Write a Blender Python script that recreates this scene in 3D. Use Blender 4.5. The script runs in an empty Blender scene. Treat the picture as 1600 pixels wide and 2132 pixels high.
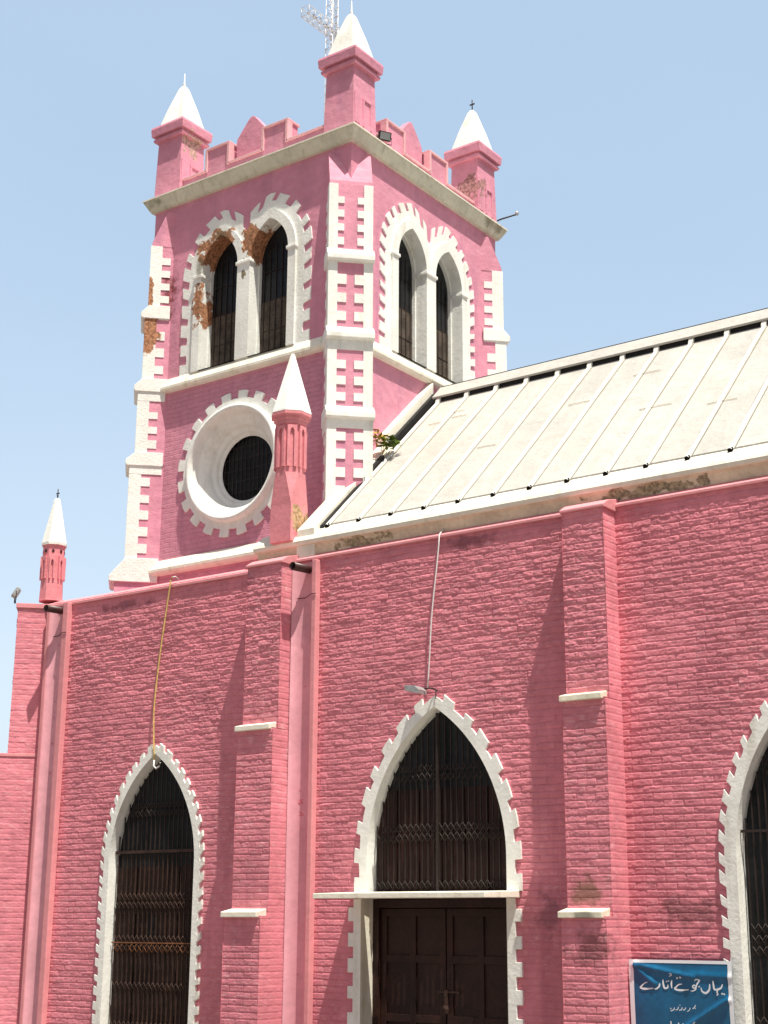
import bpy, bmesh, math, random
import numpy as np
from mathutils import Vector, Matrix
from mathutils.geometry import tessellate_polygon
R = math.radians
rng = random.Random(7)
S2 = math.sqrt(.5)

# ------------------------------------------------------------------ camera
sc = bpy.context.scene
C = sc.collection
cam_d = bpy.data.cameras.new('camera'); cam = bpy.data.objects.new('camera', cam_d); C.objects.link(cam)
sc.camera = cam
cam_d.sensor_fit = 'HORIZONTAL'; cam_d.sensor_width = 36; cam_d.lens = 36 * 3085.87 / 1600
cam_d.clip_start = .1; cam_d.clip_end = 5000
yaw, pitch, roll = -.62940, .27172, .0058
fw = Vector((math.sin(yaw)*math.cos(pitch), math.cos(yaw)*math.cos(pitch), math.sin(pitch)))
r0 = Vector((math.cos(yaw), -math.sin(yaw), 0)); u0 = r0.cross(fw)
rr = r0*math.cos(roll) + u0*math.sin(roll); uu = -r0*math.sin(roll) + u0*math.cos(roll)
m = Matrix((rr, uu, -fw)).transposed().to_4x4(); m.translation = (0, 0, 1.6)
cam.matrix_world = m
sc.render.resolution_x = 768; sc.render.resolution_y = 1024

# ------------------------------------------------------------------ light
L = Vector((2.2, -1.0, 6.6)).normalized()
sd = bpy.data.lights.new('sun', 'SUN'); sd.energy = 5.0; sd.angle = R(.5); sd.color = (1, .93, .80)
so = bpy.data.objects.new('sun', sd); C.objects.link(so)
so.rotation_euler = L.to_track_quat('Z', 'Y').to_euler(); so.location = (20, -10, 60)
w = bpy.data.worlds.new('World'); sc.world = w; w.use_nodes = True
nt = w.node_tree; nt.nodes.clear()
sky = nt.nodes.new('ShaderNodeTexSky'); sky.sky_type = 'NISHITA'; sky.sun_disc = False
sky.sun_elevation = math.asin(L.z); sky.sun_rotation = math.atan2(L.x, L.y)
sky.air_density = 1.0; sky.dust_density = 4.0; sky.ozone_density = 1.0; sky.altitude = 0
bg = nt.nodes.new('ShaderNodeBackground'); bg.inputs['Strength'].default_value = .058
wo = nt.nodes.new('ShaderNodeOutputWorld')
# thin high haze, thicker away from the sun, over the north-west sky
tc = nt.nodes.new('ShaderNodeTexCoord'); dt = nt.nodes.new('ShaderNodeVectorMath'); dt.operation = 'DOT_PRODUCT'
nt.links.new(tc.outputs['Generated'], dt.inputs[0]); dt.inputs[1].default_value = Vector((-.62, .76, .20)).normalized()
mr = nt.nodes.new('ShaderNodeMapRange'); mr.interpolation_type = 'SMOOTHSTEP'
mr.inputs[1].default_value = .1; mr.inputs[2].default_value = .95; mr.inputs[3].default_value = 0; mr.inputs[4].default_value = 1
nt.links.new(dt.outputs['Value'], mr.inputs[0])
hz = nt.nodes.new('ShaderNodeBackground'); hz.inputs[0].default_value = (.235, .315, .395, 1)
nt.links.new(mr.outputs[0], hz.inputs[1])
ad = nt.nodes.new('ShaderNodeAddShader')
nt.links.new(sky.outputs[0], bg.inputs[0]); nt.links.new(bg.outputs[0], ad.inputs[0]); nt.links.new(hz.outputs[0], ad.inputs[1]); sx = nt.nodes.new('ShaderNodeSeparateXYZ'); nt.links.new(tc.outputs['Generated'], sx.inputs[0])
m2 = nt.nodes.new('ShaderNodeMapRange'); m2.interpolation_type = 'SMOOTHSTEP'
m2.inputs[1].default_value = .50; m2.inputs[2].default_value = 0; m2.inputs[3].default_value = 0; m2.inputs[4].default_value = 1
nt.links.new(sx.outputs[2], m2.inputs[0])
cn = nt.nodes.new('ShaderNodeTexNoise'); cn.inputs['Scale'].default_value = 3.2; cn.inputs['Detail'].default_value = 3
cm = nt.nodes.new('ShaderNodeMapping'); cm.inputs['Scale'].default_value = (1, 1, 2.4)
nt.links.new(tc.outputs['Generated'], cm.inputs[0]); nt.links.new(cm.outputs[0], cn.inputs['Vector'])
m3 = nt.nodes.new('ShaderNodeMath'); m3.operation = 'MULTIPLY_ADD'; nt.links.new(cn.outputs['Fac'], m3.inputs[0]); m3.inputs[1].default_value = .22
nt.links.new(m2.outputs[0], m3.inputs[2])
h2 = nt.nodes.new('ShaderNodeBackground'); h2.inputs[0].default_value = (.15, .13, .095, 1); nt.links.new(m3.outputs[0], h2.inputs[1])
a2 = nt.nodes.new('ShaderNodeAddShader'); nt.links.new(ad.outputs[0], a2.inputs[0]); nt.links.new(h2.outputs[0], a2.inputs[1]); nt.links.new(a2.outputs[0], wo.inputs[0])
sc.view_settings.view_transform = 'Standard'; sc.view_settings.look = 'None'
sc.view_settings.exposure = .54; sc.view_settings.gamma = 1

# ------------------------------------------------------------------ materials
def mat(name, col, rough=.75, noise=None, bump=None, masks=None, streak=None, spec=.3, metal=0, scuff=None):
    """noise=(scale, amount) mottling; bump=(kind, scale, dist); masks=[(centre,(rx,ry,rz),colour,threshold)];
    streak=(scale, amount, colour) vertical grime"""
    mt = bpy.data.materials.new(name); mt.use_nodes = True
    t = mt.node_tree; N = t.nodes; K = t.links
    b = N['Principled BSDF']; b.inputs['Roughness'].default_value = rough
    b.inputs['Specular IOR Level'].default_value = spec; b.inputs['Metallic'].default_value = metal
    tc = N.new('ShaderNodeTexCoord'); co = tc.outputs['Object']
    rgb = N.new('ShaderNodeRGB'); rgb.outputs[0].default_value = (*col, 1); cur = rgb.outputs[0]
    def noisef(scale, detail=5, vec=co, rough=.6):
        n = N.new('ShaderNodeTexNoise'); n.inputs['Scale'].default_value = scale
        n.inputs['Detail'].default_value = detail; n.inputs['Roughness'].default_value = rough
        K.new(vec, n.inputs['Vector']); return n.outputs['Fac']
    def ramp(f, a, b_):
        r = N.new('ShaderNodeMapRange'); r.inputs[1].default_value = a; r.inputs[2].default_value = b_
        r.interpolation_type = 'SMOOTHSTEP'; K.new(f, r.inputs[0]); return r.outputs[0]
    def mixc(f, c1, c2col, blend='MIX'):
        x = N.new('ShaderNodeMixRGB'); x.blend_type = blend
        if hasattr(f, 'links'): K.new(f, x.inputs[0])
        else: x.inputs[0].default_value = f
        K.new(c1, x.inputs[1])
        if hasattr(c2col, 'links'): K.new(c2col, x.inputs[2])
        else: x.inputs[2].default_value = (*c2col, 1)
        return x.outputs[0]
    def math2(op, a, c):
        x = N.new('ShaderNodeMath'); x.operation = op
        for i, v in enumerate((a, c)):
            if hasattr(v, 'links'): K.new(v, x.inputs[i])
            else: x.inputs[i].default_value = v
        return x.outputs[0]
    if noise:
        for sc_, am in ((noise[0], noise[1]), (noise[0]*7, noise[1]*.6)):
            f = ramp(noisef(sc_), .3, .7)
            v = math2('ADD', math2('MULTIPLY', f, am*2), 1-am)
            cb = N.new('ShaderNodeCombineXYZ')
            for i in range(3): K.new(v, cb.inputs[i])
            cur = mixc(1.0, cur, cb.outputs[0], 'MULTIPLY')
    if streak:
        mp = N.new('ShaderNodeMapping'); mp.inputs['Scale'].default_value = (1, 1, .12); K.new(co, mp.inputs['Vector'])
        f = math2('MULTIPLY', ramp(noisef(streak[0], 4, mp.outputs[0]), .5, .78), streak[1])
        cur = mixc(f, cur, streak[2])
    if scuff:
        mp = N.new('ShaderNodeMapping'); mp.inputs['Scale'].default_value = (1, 1, 2.6); K.new(co, mp.inputs['Vector'])
        f = math2('MULTIPLY', ramp(noisef(scuff[0], 8, mp.outputs[0], .75), .50, .70), scuff[1])
        f = math2('MULTIPLY', f, ramp(noisef(.9, 3), .30, .62))
        cur = mixc(f, cur, scuff[2])
        f = math2('MULTIPLY', ramp(noisef(scuff[0]*1.7, 8, mp.outputs[0], .8), .56, .72), .45)
        cur = mixc(math2('MULTIPLY', f, ramp(noisef(1.3, 3), .40, .66)), cur, tuple(v*.45 for v in col))
    extra = None
    if masks:
        for (cx, cy, cz), (rx, ry, rz), mc, th in masks:
            mp = N.new('ShaderNodeMapping'); mp.vector_type = 'POINT'
            mp.inputs['Location'].default_value = (-cx/rx, -cy/ry, -cz/rz); mp.inputs['Scale'].default_value = (1/rx, 1/ry, 1/rz)
            K.new(co, mp.inputs['Vector'])
            ln = N.new('ShaderNodeVectorMath'); ln.operation = 'LENGTH'; K.new(mp.outputs[0], ln.inputs[0])
            d = math2('SUBTRACT', 1.0, ln.outputs['Value'])
            f = math2('ADD', d, math2('MULTIPLY', math2('SUBTRACT', noisef(5, 6), .5), 1.9))
            f = ramp(f, th, th+(.09 if mc[0] > .3 else .45))
            # never outside the ellipsoid's neighbourhood
            f = math2('MULTIPLY', f, ramp(d, -.25, .02))
            c2 = mixc(ramp(noisef(14, 4), .35, .65), mixc(0.0, rgb.outputs[0], mc), tuple(v*.45 for v in mc)) if mc[0] > .2 else None
            if c2 is None:
                cur = mixc(math2('MULTIPLY', f, .6), cur, mc)
            else:
                r2 = N.new('ShaderNodeRGB'); r2.outputs[0].default_value = (*mc, 1)
                br = mixc(ramp(noisef(22, 3), .35, .65), r2.outputs[0], tuple(v*.45 for v in mc))
                cur = mixc(f, cur, br)
            extra = f
    K.new(cur, b.inputs['Base Color'])
    if bump:
        h = None
        for kind, s, dist in bump:
            bp = N.new('ShaderNodeBump'); bp.inputs['Distance'].default_value = dist; bp.inputs['Strength'].default_value = 1
            if kind == 'noise': K.new(noisef(s, 6), bp.inputs['Height'])
            elif kind in ('brickx', 'bricky'):
                mp = N.new('ShaderNodeMapping')
                mp.inputs['Rotation'].default_value = (R(-90), 0, 0) if kind == 'brickx' else (R(-90), 0, R(-90))
                sp = N.new('ShaderNodeSeparateXYZ'); K.new(co, sp.inputs[0]); cb = N.new('ShaderNodeCombineXYZ')
                K.new(sp.outputs[0 if kind == 'brickx' else 1], cb.inputs[0])
                wob = math2('MULTIPLY', math2('SUBTRACT', noisef(2.5, 3), .5), .05)
                K.new(math2('ADD', sp.outputs[2], wob), cb.inputs[1])
                bt = N.new('ShaderNodeTexBrick'); bt.inputs['Scale'].default_value = 1
                bt.inputs['Brick Width'].default_value = .235; bt.inputs['Row Height'].default_value = .079
                bt.inputs['Mortar Size'].default_value = .008; bt.inputs['Mortar Smooth'].default_value = .8
                K.new(cb.outputs[0], bt.inputs['Vector'])
                inv = math2('SUBTRACT', 1.0, bt.outputs['Fac']); K.new(inv, bp.inputs['Height'])
            if h: K.new(h, bp.inputs['Normal'])
            h = bp.outputs['Normal']
        K.new(h, b.inputs['Normal'])
    return mt

WALLPINK = (.65, .222, .275)
TOWERPINK = (.66, .28, .38)
WHITE = (.82, .84, .81)
BRICK = (.50, .24, .13)
moss = (.09, .09, .03)
M_wall = mat('painted_brick', WALLPINK, .8, (1.0, .13), [('noise', 40, .003)],
             streak=(2.6, .55, (.40, .12, .17)), scuff=(7, .75, (.80, .44, .48)),
             masks=[((-7.9, 14.6, 1.95), (.38, .4, .26), moss, .28), ((-7.8, 14.5, 1.35), (.4, .4, .3), (.10, .04, .04), .25),
                    ((-6.9, 15, 1.75), (.75, .3, .32), (.13, .06, .065), .35), ((-8.6, 15, 1.75), (.35, .3, .5), (.20, .08, .11), .4),
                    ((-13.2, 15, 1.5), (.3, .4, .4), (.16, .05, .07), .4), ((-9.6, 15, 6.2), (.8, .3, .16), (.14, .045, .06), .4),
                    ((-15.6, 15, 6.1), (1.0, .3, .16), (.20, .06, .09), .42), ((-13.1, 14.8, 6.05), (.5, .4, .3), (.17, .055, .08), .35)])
M_wallside = M_wall
M_plaster = mat('smooth_pink_plaster', (.68, .28, .31), .7, (1.0, .07), [('noise', 12, .004)], streak=(2.5, .25, (.40, .17, .22)))
M_trough = mat('pale_plaster_channel', (.68, .34, .40), .7, (1.4, .09), [('noise', 9, .004)], streak=(3.5, .5, (.50, .26, .34)))
M_tower = mat('tower_pink_plaster', TOWERPINK, .8, (1.0, .10), [('noise', 7, .012), ('noise', 45, .003)],
              streak=(3.2, .6, (.46, .19, .31)), scuff=(4, .45, (.76, .45, .53)),
              masks=[((-16.1, 16, 11.5), (.5, .3, .8), (.30, .07, .08), .38), ((-12.5, 19.7, 13.9), (.35, .4, .35), (.54, .28, .28), .30),
                     ((-15.9, 16.3, 14.3), (.2, .3, .35), (.66, .42, .38), .3)])
M_towerbrick = mat('tower_pink_brick', TOWERPINK, .8, (1.0, .10), [('brickx', 0, .006), ('noise', 7, .012), ('noise', 45, .004)],
              streak=(3.2, .6, (.46, .19, .31)), scuff=(4, .45, (.76, .45, .53)))
M_towerbricky = mat('quoin_pink_brick', TOWERPINK, .8, (1.5, .10), [('bricky', 0, .006), ('noise', 30, .006)])
M_turret = mat('turret_pink_plaster', (.70, .26, .30), .75, (2.0, .10), [('noise', 18, .005)],
               masks=[((-12.40, 15.1, 6.95), (.25, .45, .4), (.58, .38, .22), .50), ((-13.0, 15, 7.35), (.12, .4, .5), (.30, .20, .07), .35)])
M_white = mat('white_lime_paint', WHITE, .75, (1.5, .06), [('noise', 25, .004), ('noise', 6, .006)], streak=(5, .5, (.50, .48, .39)), scuff=(9, .35, (.58, .56, .48)))
M_whitedam = mat('peeling_white_paint', WHITE, .8, (1.5, .06), [('noise', 30, .006)], streak=(4, .5, (.42, .38, .30)),
                 masks=[((-15.32, 16, 11.1), (.22, .5, .70), BRICK, .42), ((-14.98, 16.12, 12.0), (.50, .35, .40), BRICK, .12),
                        ((-14.2, 16.12, 11.95), (.34, .35, .42), BRICK, .12), ((-15.3, 15.9, 11.75), (.16, .3, .35), (.10, .09, .05), .3),
                        ((-14.9, 15.95, 12.2), (.35, .2, .2), (.14, .13, .08), .45), ((-14.37, 15.95, 11.4), (.12, .3, .25), (.34, .30, .20), .5)])
M_quoindam = mat('broken_quoin_paint', WHITE, .8, (1.5, .06), [('noise', 30, .008)],
                 masks=[((-16.22, 15.74, 10.80), (.20, .22, .36), BRICK, -.1), ((-16.22, 15.74, 11.45), (.10, .10, .40), BRICK, .15)])
M_ledgew = mat('weathered_white_ledge', (.80, .78, .68), .75, (1.2, .07), [('noise', 20, .004)], streak=(5, .55, (.42, .36, .22)))
M_beige = mat('stained_cove', (.68, .60, .46), .85, (2.0, .15), [('noise', 15, .008)],
              masks=[((-11.2, 15.05, 6.45), (1.6, .3, .2), (.50, .43, .29), .60), ((-7.2, 15.05, 6.45), (2.0, .3, .2), (.48, .41, .28), .60)])
M_corn = mat('weathered_cornice', (.66, .67, .55), .85, (1.6, .10), [('noise', 12, .008)], streak=(9, .55, (.36, .37, .28)),
             masks=[((-16.5, 15.8, 13.2), (.5, .3, .2), (.10, .10, .05), .3), ((-12.1, 19.9, 13.2), (.3, .6, .2), (.14, .11, .06), .3),
                    ((-12.1, 17.9, 13.2), (.3, .3, .25), (.04, .04, .035), .5)])
M_roof = mat('cream_roof_paint', (.455, .45, .425), .6, (.7, .07), [('noise', 3, .03), ('noise', .8, .08)], streak=(1.5, .4, (.46, .41, .34)))
M_batten = mat('white_roof_roll', (.64, .635, .60), .6, (1.5, .05), [('noise', 10, .004)])
M_black = mat('bitumen_and_shade', (.018, .018, .018), .8, (5, .3))  # real bitumen, and the black for painted-in shade on the roof
M_hole = mat('dark_hollow', (.004, .004, .004), 1)
M_dark = mat('dark_interior', (.006, .006, .007), .9)
M_glass = mat('dusty_dark_pane', (.012, .014, .017), .35, (2.5, .5), spec=.25)
M_louv = mat('dark_louvre_wood', (.030, .025, .020), .7, (3, .4))
M_wood = mat('dark_brown_wood', (.026, .009, .007), .55, (2.0, .35), [('noise', 60, .002)], streak=(12, .5, (.02, .008, .006)), spec=.3)
M_wood2 = mat('faded_brown_wood', (.034, .018, .013), .7, (2.5, .4), streak=(8, .5, (.03, .018, .013)))
M_iron = mat('dark_painted_iron', (.020, .012, .010), .6, (4, .3), metal=0, spec=.4)
M_rust = mat('rusty_brown_iron', (.20, .085, .04), .7, (6, .3))
M_rust2 = mat('dull_rusty_iron', (.038, .019, .014), .7, (6, .4))
M_pipe = mat('dark_brown_pipe', (.045, .012, .012), .45, (5, .3), spec=.5)
M_metal = mat('galvanised_metal', (.45, .46, .47), .45, (6, .2), metal=.6)
M_cable = mat('white_cable', (.72, .70, .70), .6)
M_rope = mat('yellow_rope', (.62, .46, .16), .8, (30, .3))
M_blue = mat('blue_banner_vinyl', (.004, .105, .235), .38, (1.3, .22), spec=.5)
M_bwhite = mat('banner_white_print', (.74, .78, .84), .45)
M_ground = mat('dusty_ground', (.20, .17, .145), .95, (.4, .2), [('noise', 3, .03)])
M_leaf = mat('green_leaf', (.085, .13, .02), .9, (12, .4), spec=.05)
M_leafy = mat('yellow_dry_leaf', (.34, .23, .04), .9, (12, .3), spec=.05)
M_lampg = mat('lamp_glass', (.25, .28, .3), .15, spec=.6)

# ------------------------------------------------------------------ mesh builder
class Fr:
    """local frame: u along the face, d out of the face, z up"""
    def __init__(s, o, u, n): s.o = Vector(o); s.u = Vector(u); s.n = Vector(n)
    def __call__(s, u, d, z): return s.o + s.u*u + s.n*d + Vector((0, 0, z))
FW = Fr((0, 15, 0), (1, 0, 0), (0, -1, 0))          # main wall face
WX0, WX1, WY0, WY1 = -16.42, -12.30, 16.0, 20.12
TCX, TCY = (WX0+WX1)/2, (WY0+WY1)/2
FT = Fr((TCX, WY0, 0), (1, 0, 0), (0, -1, 0))       # tower faces
FR = Fr((WX1, TCY, 0), (0, 1, 0), (1, 0, 0))
FB = Fr((TCX, WY1, 0), (-1, 0, 0), (0, 1, 0))
FL = Fr((WX0, TCY, 0), (0, -1, 0), (-1, 0, 0))
ID = Fr((0, 0, 0), (1, 0, 0), (0, 1, 0))

class MB:
    def __init__(s): s.v = []; s.f = []; s.sm = []
    def add(s, vs, fs, smooth=False):
        k = len(s.v); s.v += [tuple(x) for x in vs]; s.f += [tuple(i+k for i in f) for f in fs]; s.sm += [smooth]*len(fs); return s
    def box(s, F, u0, u1, d0, d1, z0, z1):
        vs = [F(u, d, z) for u in (u0, u1) for d in (d0, d1) for z in (z0, z1)]
        return s.add(vs, [(0, 1, 3, 2), (4, 6, 7, 5), (0, 4, 5, 1), (2, 3, 7, 6), (0, 2, 6, 4), (1, 5, 7, 3)])
    def prism_u(s, F, prof, u0, u1, us=None):
        """profile of (d, z), extruded along u"""
        n = len(prof); vs = [F(u0, d, z) for d, z in prof] + [F(u1, d, z) for d, z in prof]
        tri = tessellate_polygon([[Vector((d, z, 0)) for d, z in prof]])
        fs = [(i, (i+1) % n, n+(i+1) % n, n+i) for i in range(n)]
        fs += [tuple(t) for t in tri] + [tuple(n+i for i in reversed(t)) for t in tri]
        return s.add(vs, fs)
    def plate(s, F, outer, holes, d0, d1):
        """(u,z) outline with holes, from depth d0 (back) to d1 (front)"""
        loops = [outer] + holes
        pts = [p for l in loops for p in l]; n = len(pts)
        tri = tessellate_polygon([[Vector((p[0], p[1], 0)) for p in l] for l in loops])
        vs = [F(p[0], d1, p[1]) for p in pts] + [F(p[0], d0, p[1]) for p in pts]
        fs = [tuple(t) for t in tri] + [tuple(n+i for i in reversed(t)) for t in tri]
        k = 0
        for l in loops:
            c = len(l)
            fs += [(k+i, k+(i+1) % c, n+k+(i+1) % c, n+k+i) for i in range(c)]; k += c
        return s.add(vs, fs)
    def lathe(s, c, prof, n=8, rot=0, sx=1, sy=1, smooth=False):
        """rings of (r, z) round c"""
        vs = []
        for r_, z in prof:
            for i in range(n):
                a = rot + 2*math.pi*i/n; vs.append((c[0]+r_*sx*math.cos(a), c[1]+r_*sy*math.sin(a), c[2]+z))
        fs = [(j*n+i, j*n+(i+1) % n, (j+1)*n+(i+1) % n, (j+1)*n+i) for j in range(len(prof)-1) for i in range(n)]
        fs += [tuple(range(n))[::-1], tuple((len(prof)-1)*n+i for i in range(n))]
        return s.add(vs, fs, smooth)
    def tube(s, pts, r_, n=6, cap=True, smooth=True):
        pts = [Vector(p) for p in pts]; vs = []
        rs = r_ if isinstance(r_, (list, tuple)) else [r_]*len(pts)
        for i, p in enumerate(pts):
            t = (pts[min(i+1, len(pts)-1)] - pts[max(i-1, 0)]).normalized()
            a = t.cross(Vector((.3, .1, 1)) if abs(t.z) < .9 else Vector((1, .2, 0))).normalized(); b_ = t.cross(a)
            vs += [p + a*math.cos(2*math.pi*k/n)*rs[i] + b_*math.sin(2*math.pi*k/n)*rs[i] for k in range(n)]
        fs = [(j*n+k, j*n+(k+1) % n, (j+1)*n+(k+1) % n, (j+1)*n+k) for j in range(len(pts)-1) for k in range(n)]
        if cap: fs += [tuple(range(n))[::-1], tuple((len(pts)-1)*n+k for k in range(n))]
        return s.add(vs, fs, smooth)
    def build(s, name, mt, parent=None, bevel=0, **tags):
        me = bpy.data.meshes.new(name); me.from_pydata(s.v, [], s.f); me.materials.append(mt)
        me.polygons.foreach_set('use_smooth', s.sm)
        bm = bmesh.new(); bm.from_mesh(me); bmesh.ops.recalc_face_normals(bm, faces=bm.faces)
        if bevel:
            es = [e for e in bm.edges if len(e.link_faces) == 2 and e.calc_face_angle(0) > .6]
            bmesh.ops.bevel(bm, geom=es, offset=bevel, segments=2, affect='EDGES', clamp_overlap=True, profile=.6)
        bm.to_mesh(me); bm.free()
        return link(name, me, parent, **tags)
def link(name, me, parent=None, **tags):
    o = bpy.data.objects.new(name, me); C.objects.link(o)
    if parent: o.parent = parent
    for k, v in tags.items(): o[k] = v
    return o
def group_empty(name, parent=None, loc=(0, 0, 0), **tags):
    o = bpy.data.objects.new(name, None); C.objects.link(o); o.location = loc; o.empty_display_size = .2
    if parent: o.parent = parent
    for k, v in tags.items(): o[k] = v
    return o

# ------------------------------------------------------------------ outlines
def arch_side(a, h, w, z0, zs, n=18):
    """right half of a pointed arch of half width a, rise h, offset outward by w: bottom -> apex, (u,z)"""
    Rr = (a*a+h*h)/(2*a); cx = a-Rr; rad = Rr+w
    te = math.acos(max(-1, min(1, (0-cx)/rad)))
    pts = [(a+w, z0)] if z0 < zs else []
    pts += [(cx+rad*math.cos(te*i/n), zs+rad*math.sin(te*i/n)) for i in range(n+1)]
    return pts
def arch(a, h, w, z0, zs, n=18, cx=0):
    r_ = arch_side(a, h, w, z0, zs, n)
    return [(cx+u, z) for u, z in r_] + [(cx-u, z) for u, z in reversed(r_[:-1])]
def resample(pts, t):
    ls = [0]
    for a, b_ in zip(pts, pts[1:]): ls.append(ls[-1]+math.dist(a, b_))
    s_ = t*ls[-1]
    for i in range(len(pts)-1):
        if s_ <= ls[i+1]+1e-9:
            k = (s_-ls[i])/max(1e-9, ls[i+1]-ls[i]); return (pts[i][0]+(pts[i+1][0]-pts[i][0])*k, pts[i][1]+(pts[i+1][1]-pts[i][1])*k)
    return pts[-1]
def toothed_arch(a, h, w1, w2, z0, zs, pitch, duty=.5, cx=0, jit=0, seed=1):
    """closed outline of the toothed outer edge, bottom right -> apex -> bottom left"""
    rg = random.Random(seed)
    A = arch_side(a, h, w1, z0, zs, 40); B = arch_side(a, h, w2, z0, zs, 40)
    Ln = sum(math.dist(p, q) for p, q in zip(A, A[1:])); n = max(2, round(Ln/pitch))
    out = []
    for side in (1, -1):
        seq = []
        for k in range(n):
            j = rg.uniform(-jit, jit)/n
            s0, s1, s2 = k/n, (k+duty)/n+j, (k+1)/n
            for t in (s0, (s0+s1)/2, s1): seq.append(resample(B, t))
            for t in (s1, (s1+s2)/2, s2): seq.append(resample(A, t))
        seq.append((0, A[-1][1]))
        seq = [(u+rg.uniform(-.006, .006)*(i not in (0, len(seq)-1)), z+rg.uniform(-.006, .006)*(i not in (0, len(seq)-1))) for i, (u, z) in enumerate(seq)]
        seq = [(cx+side*u, z) for u, z in seq]
        out += seq if side == 1 else seq[::-1][1:]
    return out

# ------------------------------------------------------------------ brick relief
def vnoise(x, y, seed):
    rs = np.random.RandomState(seed); T = rs.rand(256, 256)
    xi = np.floor(x).astype(int); yi = np.floor(y).astype(int); xf = x-xi; yf = y-yi
    xf = xf*xf*(3-2*xf); yf = yf*yf*(3-2*yf)
    g = lambda i, j: T[(i) % 256, (j) % 256]
    return (g(xi, yi)*(1-xf)+g(xi+1, yi)*xf)*(1-yf) + (g(xi, yi+1)*(1-xf)+g(xi+1, yi+1)*xf)*yf - .5
def brick_h(u, z, seed=0, rough=None, md=1.0):
    ch, bl = .079, .238
    rg = (.55+.62*np.clip((z-2.2)/3.0, 0, 1))*(1+.5*vnoise(u*.7, z*1.1, seed+20)) if rough is None else rough
    zw = z + rg*(.014*vnoise(u*1.6, z*2.5, seed+1) + .010*vnoise(u*5, z*6, seed+2))
    row = np.floor(zw/ch); fz = zw/ch-row
    rs = np.random.RandomState(seed+9); RJ = rs.rand(512); BT = rs.rand(512, 1024, 3)
    uo = u/bl + .5*(row % 2) + .12*RJ[row.astype(int) % 512] + .03*vnoise(u*4, z*9, seed+3)
    col = np.floor(uo); fu = uo-col
    bt = BT[row.astype(int) % 512, col.astype(int) % 1024]
    ez = np.minimum(fz, 1-fz)*ch; eu = np.minimum(fu, 1-fu)*bl
    mz = np.clip((ez-.0015)/.0075, 0, 1); mu = np.clip((eu-.001)/.007, 0, 1)
    mz = mz*mz*(3-2*mz); mu = mu*mu*(3-2*mu)
    mdep = .0085+.0025*vnoise(u*1.1, z*1.7, seed+4)*2
    h = -mdep*(1-mz*(.3+.7*mu))
    h = h*md + (bt[..., 0]-.5)*.006*rg + (bt[..., 1]-.5)*.012*rg*(fz-.5) + (bt[..., 2]-.5)*.006*rg*(fu-.5)
    h = h + rg*(.0034*vnoise(u*6, z*17, seed+5) + .0050*vnoise(u*17, z*42, seed+6) + .0050*vnoise(u*44, z*70, seed+7))
    h = h + .010*vnoise(u*.9, z*1.3, seed+8)
    return h
def inside(poly, U, Z):
    ins = np.zeros(U.shape, bool); n = len(poly)
    for i in range(n):
        x1, y1 = poly[i]; x2, y2 = poly[(i+1) % n]
        if y1 == y2: continue
        c = ((y1 > Z) != (y2 > Z)) & (U < (x2-x1)*(Z-y1)/(y2-y1)+x1); ins ^= c
    return ins
def relief(name, F, u0, u1, z0, z1, du, dz, mt, parent, holes=(), seed=0, d=0, rough=None, md=1.0, **tags):
    nu = max(2, int((u1-u0)/du)); nz = max(2, int((z1-z0)/dz))
    u = np.linspace(u0, u1, nu); z = np.linspace(z0, z1, nz); U, Z = np.meshgrid(u, z, indexing='ij')
    H = brick_h(U, Z, seed, rough, md) + d
    o = np.array(F.o); uv = np.array(F.u); nv = np.array(F.n)
    P = o + U[..., None]*uv + H[..., None]*nv + Z[..., None]*np.array((0, 0, 1.))
    idx = np.arange(nu*nz).reshape(nu, nz)
    q = np.stack([idx[:-1, :-1], idx[1:, :-1], idx[1:, 1:], idx[:-1, 1:]], -1)
    keep = np.ones(q.shape[:2], bool)
    cu = (U[:-1, :-1]+U[1:, 1:])/2; cz = (Z[:-1, :-1]+Z[1:, 1:])/2
    for hpoly in holes: keep &= ~inside(hpoly, cu, cz)
    q = q[keep].reshape(-1, 4)
    me = bpy.data.meshes.new(name)
    me.vertices.add(nu*nz); me.vertices.foreach_set('co', P.reshape(-1).astype(np.float32))
    me.loops.add(q.size); me.loops.foreach_set('vertex_index', q.reshape(-1).astype(np.int32))
    me.polygons.add(len(q)); me.polygons.foreach_set('loop_start', np.arange(0, q.size, 4, dtype=np.int32))
    me.polygons.foreach_set('use_smooth', np.ones(len(q), bool))
    me.update(calc_edges=True); me.validate(); me.materials.append(mt)
    return link(name, me, parent, **tags)

# ------------------------------------------------------------------ ground
g = MB(); g.add([(-400, -400, -.25), (400, -400, -.25), (400, 400, -.25), (-400, 400, -.25)], [(0, 1, 2, 3)])
g.build('ground', M_ground, kind='structure')

church = group_empty('church', loc=(0, 0, 0), label='pink painted brick church with a square battlemented bell tower and white trim', category='church')

# ================================================================== main wall
WTOP = 6.30
# windows: (centre, half width, spring, rise, bottom, tooth pitch, outer widths)
W1 = dict(c=-14.82, a=.81, zs=2.40, h=1.48, z0=-.1, p=.185, w1=.10, w2=.165, seed=3)
W2 = dict(c=-10.13, a=1.0, zs=2.36, h=1.81, z0=1.98, p=.325, w1=.115, w2=.19, seed=5)
W3 = dict(c=-5.33, a=1.0, zs=2.30, h=1.85, z0=-.1, p=.205, w1=.13, w2=.20, seed=6)
def wout(W, w, z0=None): return arch(W['a'], W['h'], w, W['z0'] if z0 is None else z0, W['zs'], 24, W['c'])
holes = [wout(W1, .04, -.3), wout(W2, .04, 1.8), wout(W3, .04, -.3), [(-11.24, -.3), (-9.10, -.3), (-9.10, 1.99), (-11.24, 1.99)]]
relief('brick_wall', FW, -17.2, -3.6, 0.05, WTOP, .010, .0078, M_wall, church, holes, seed=11)
b = MB()
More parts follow.
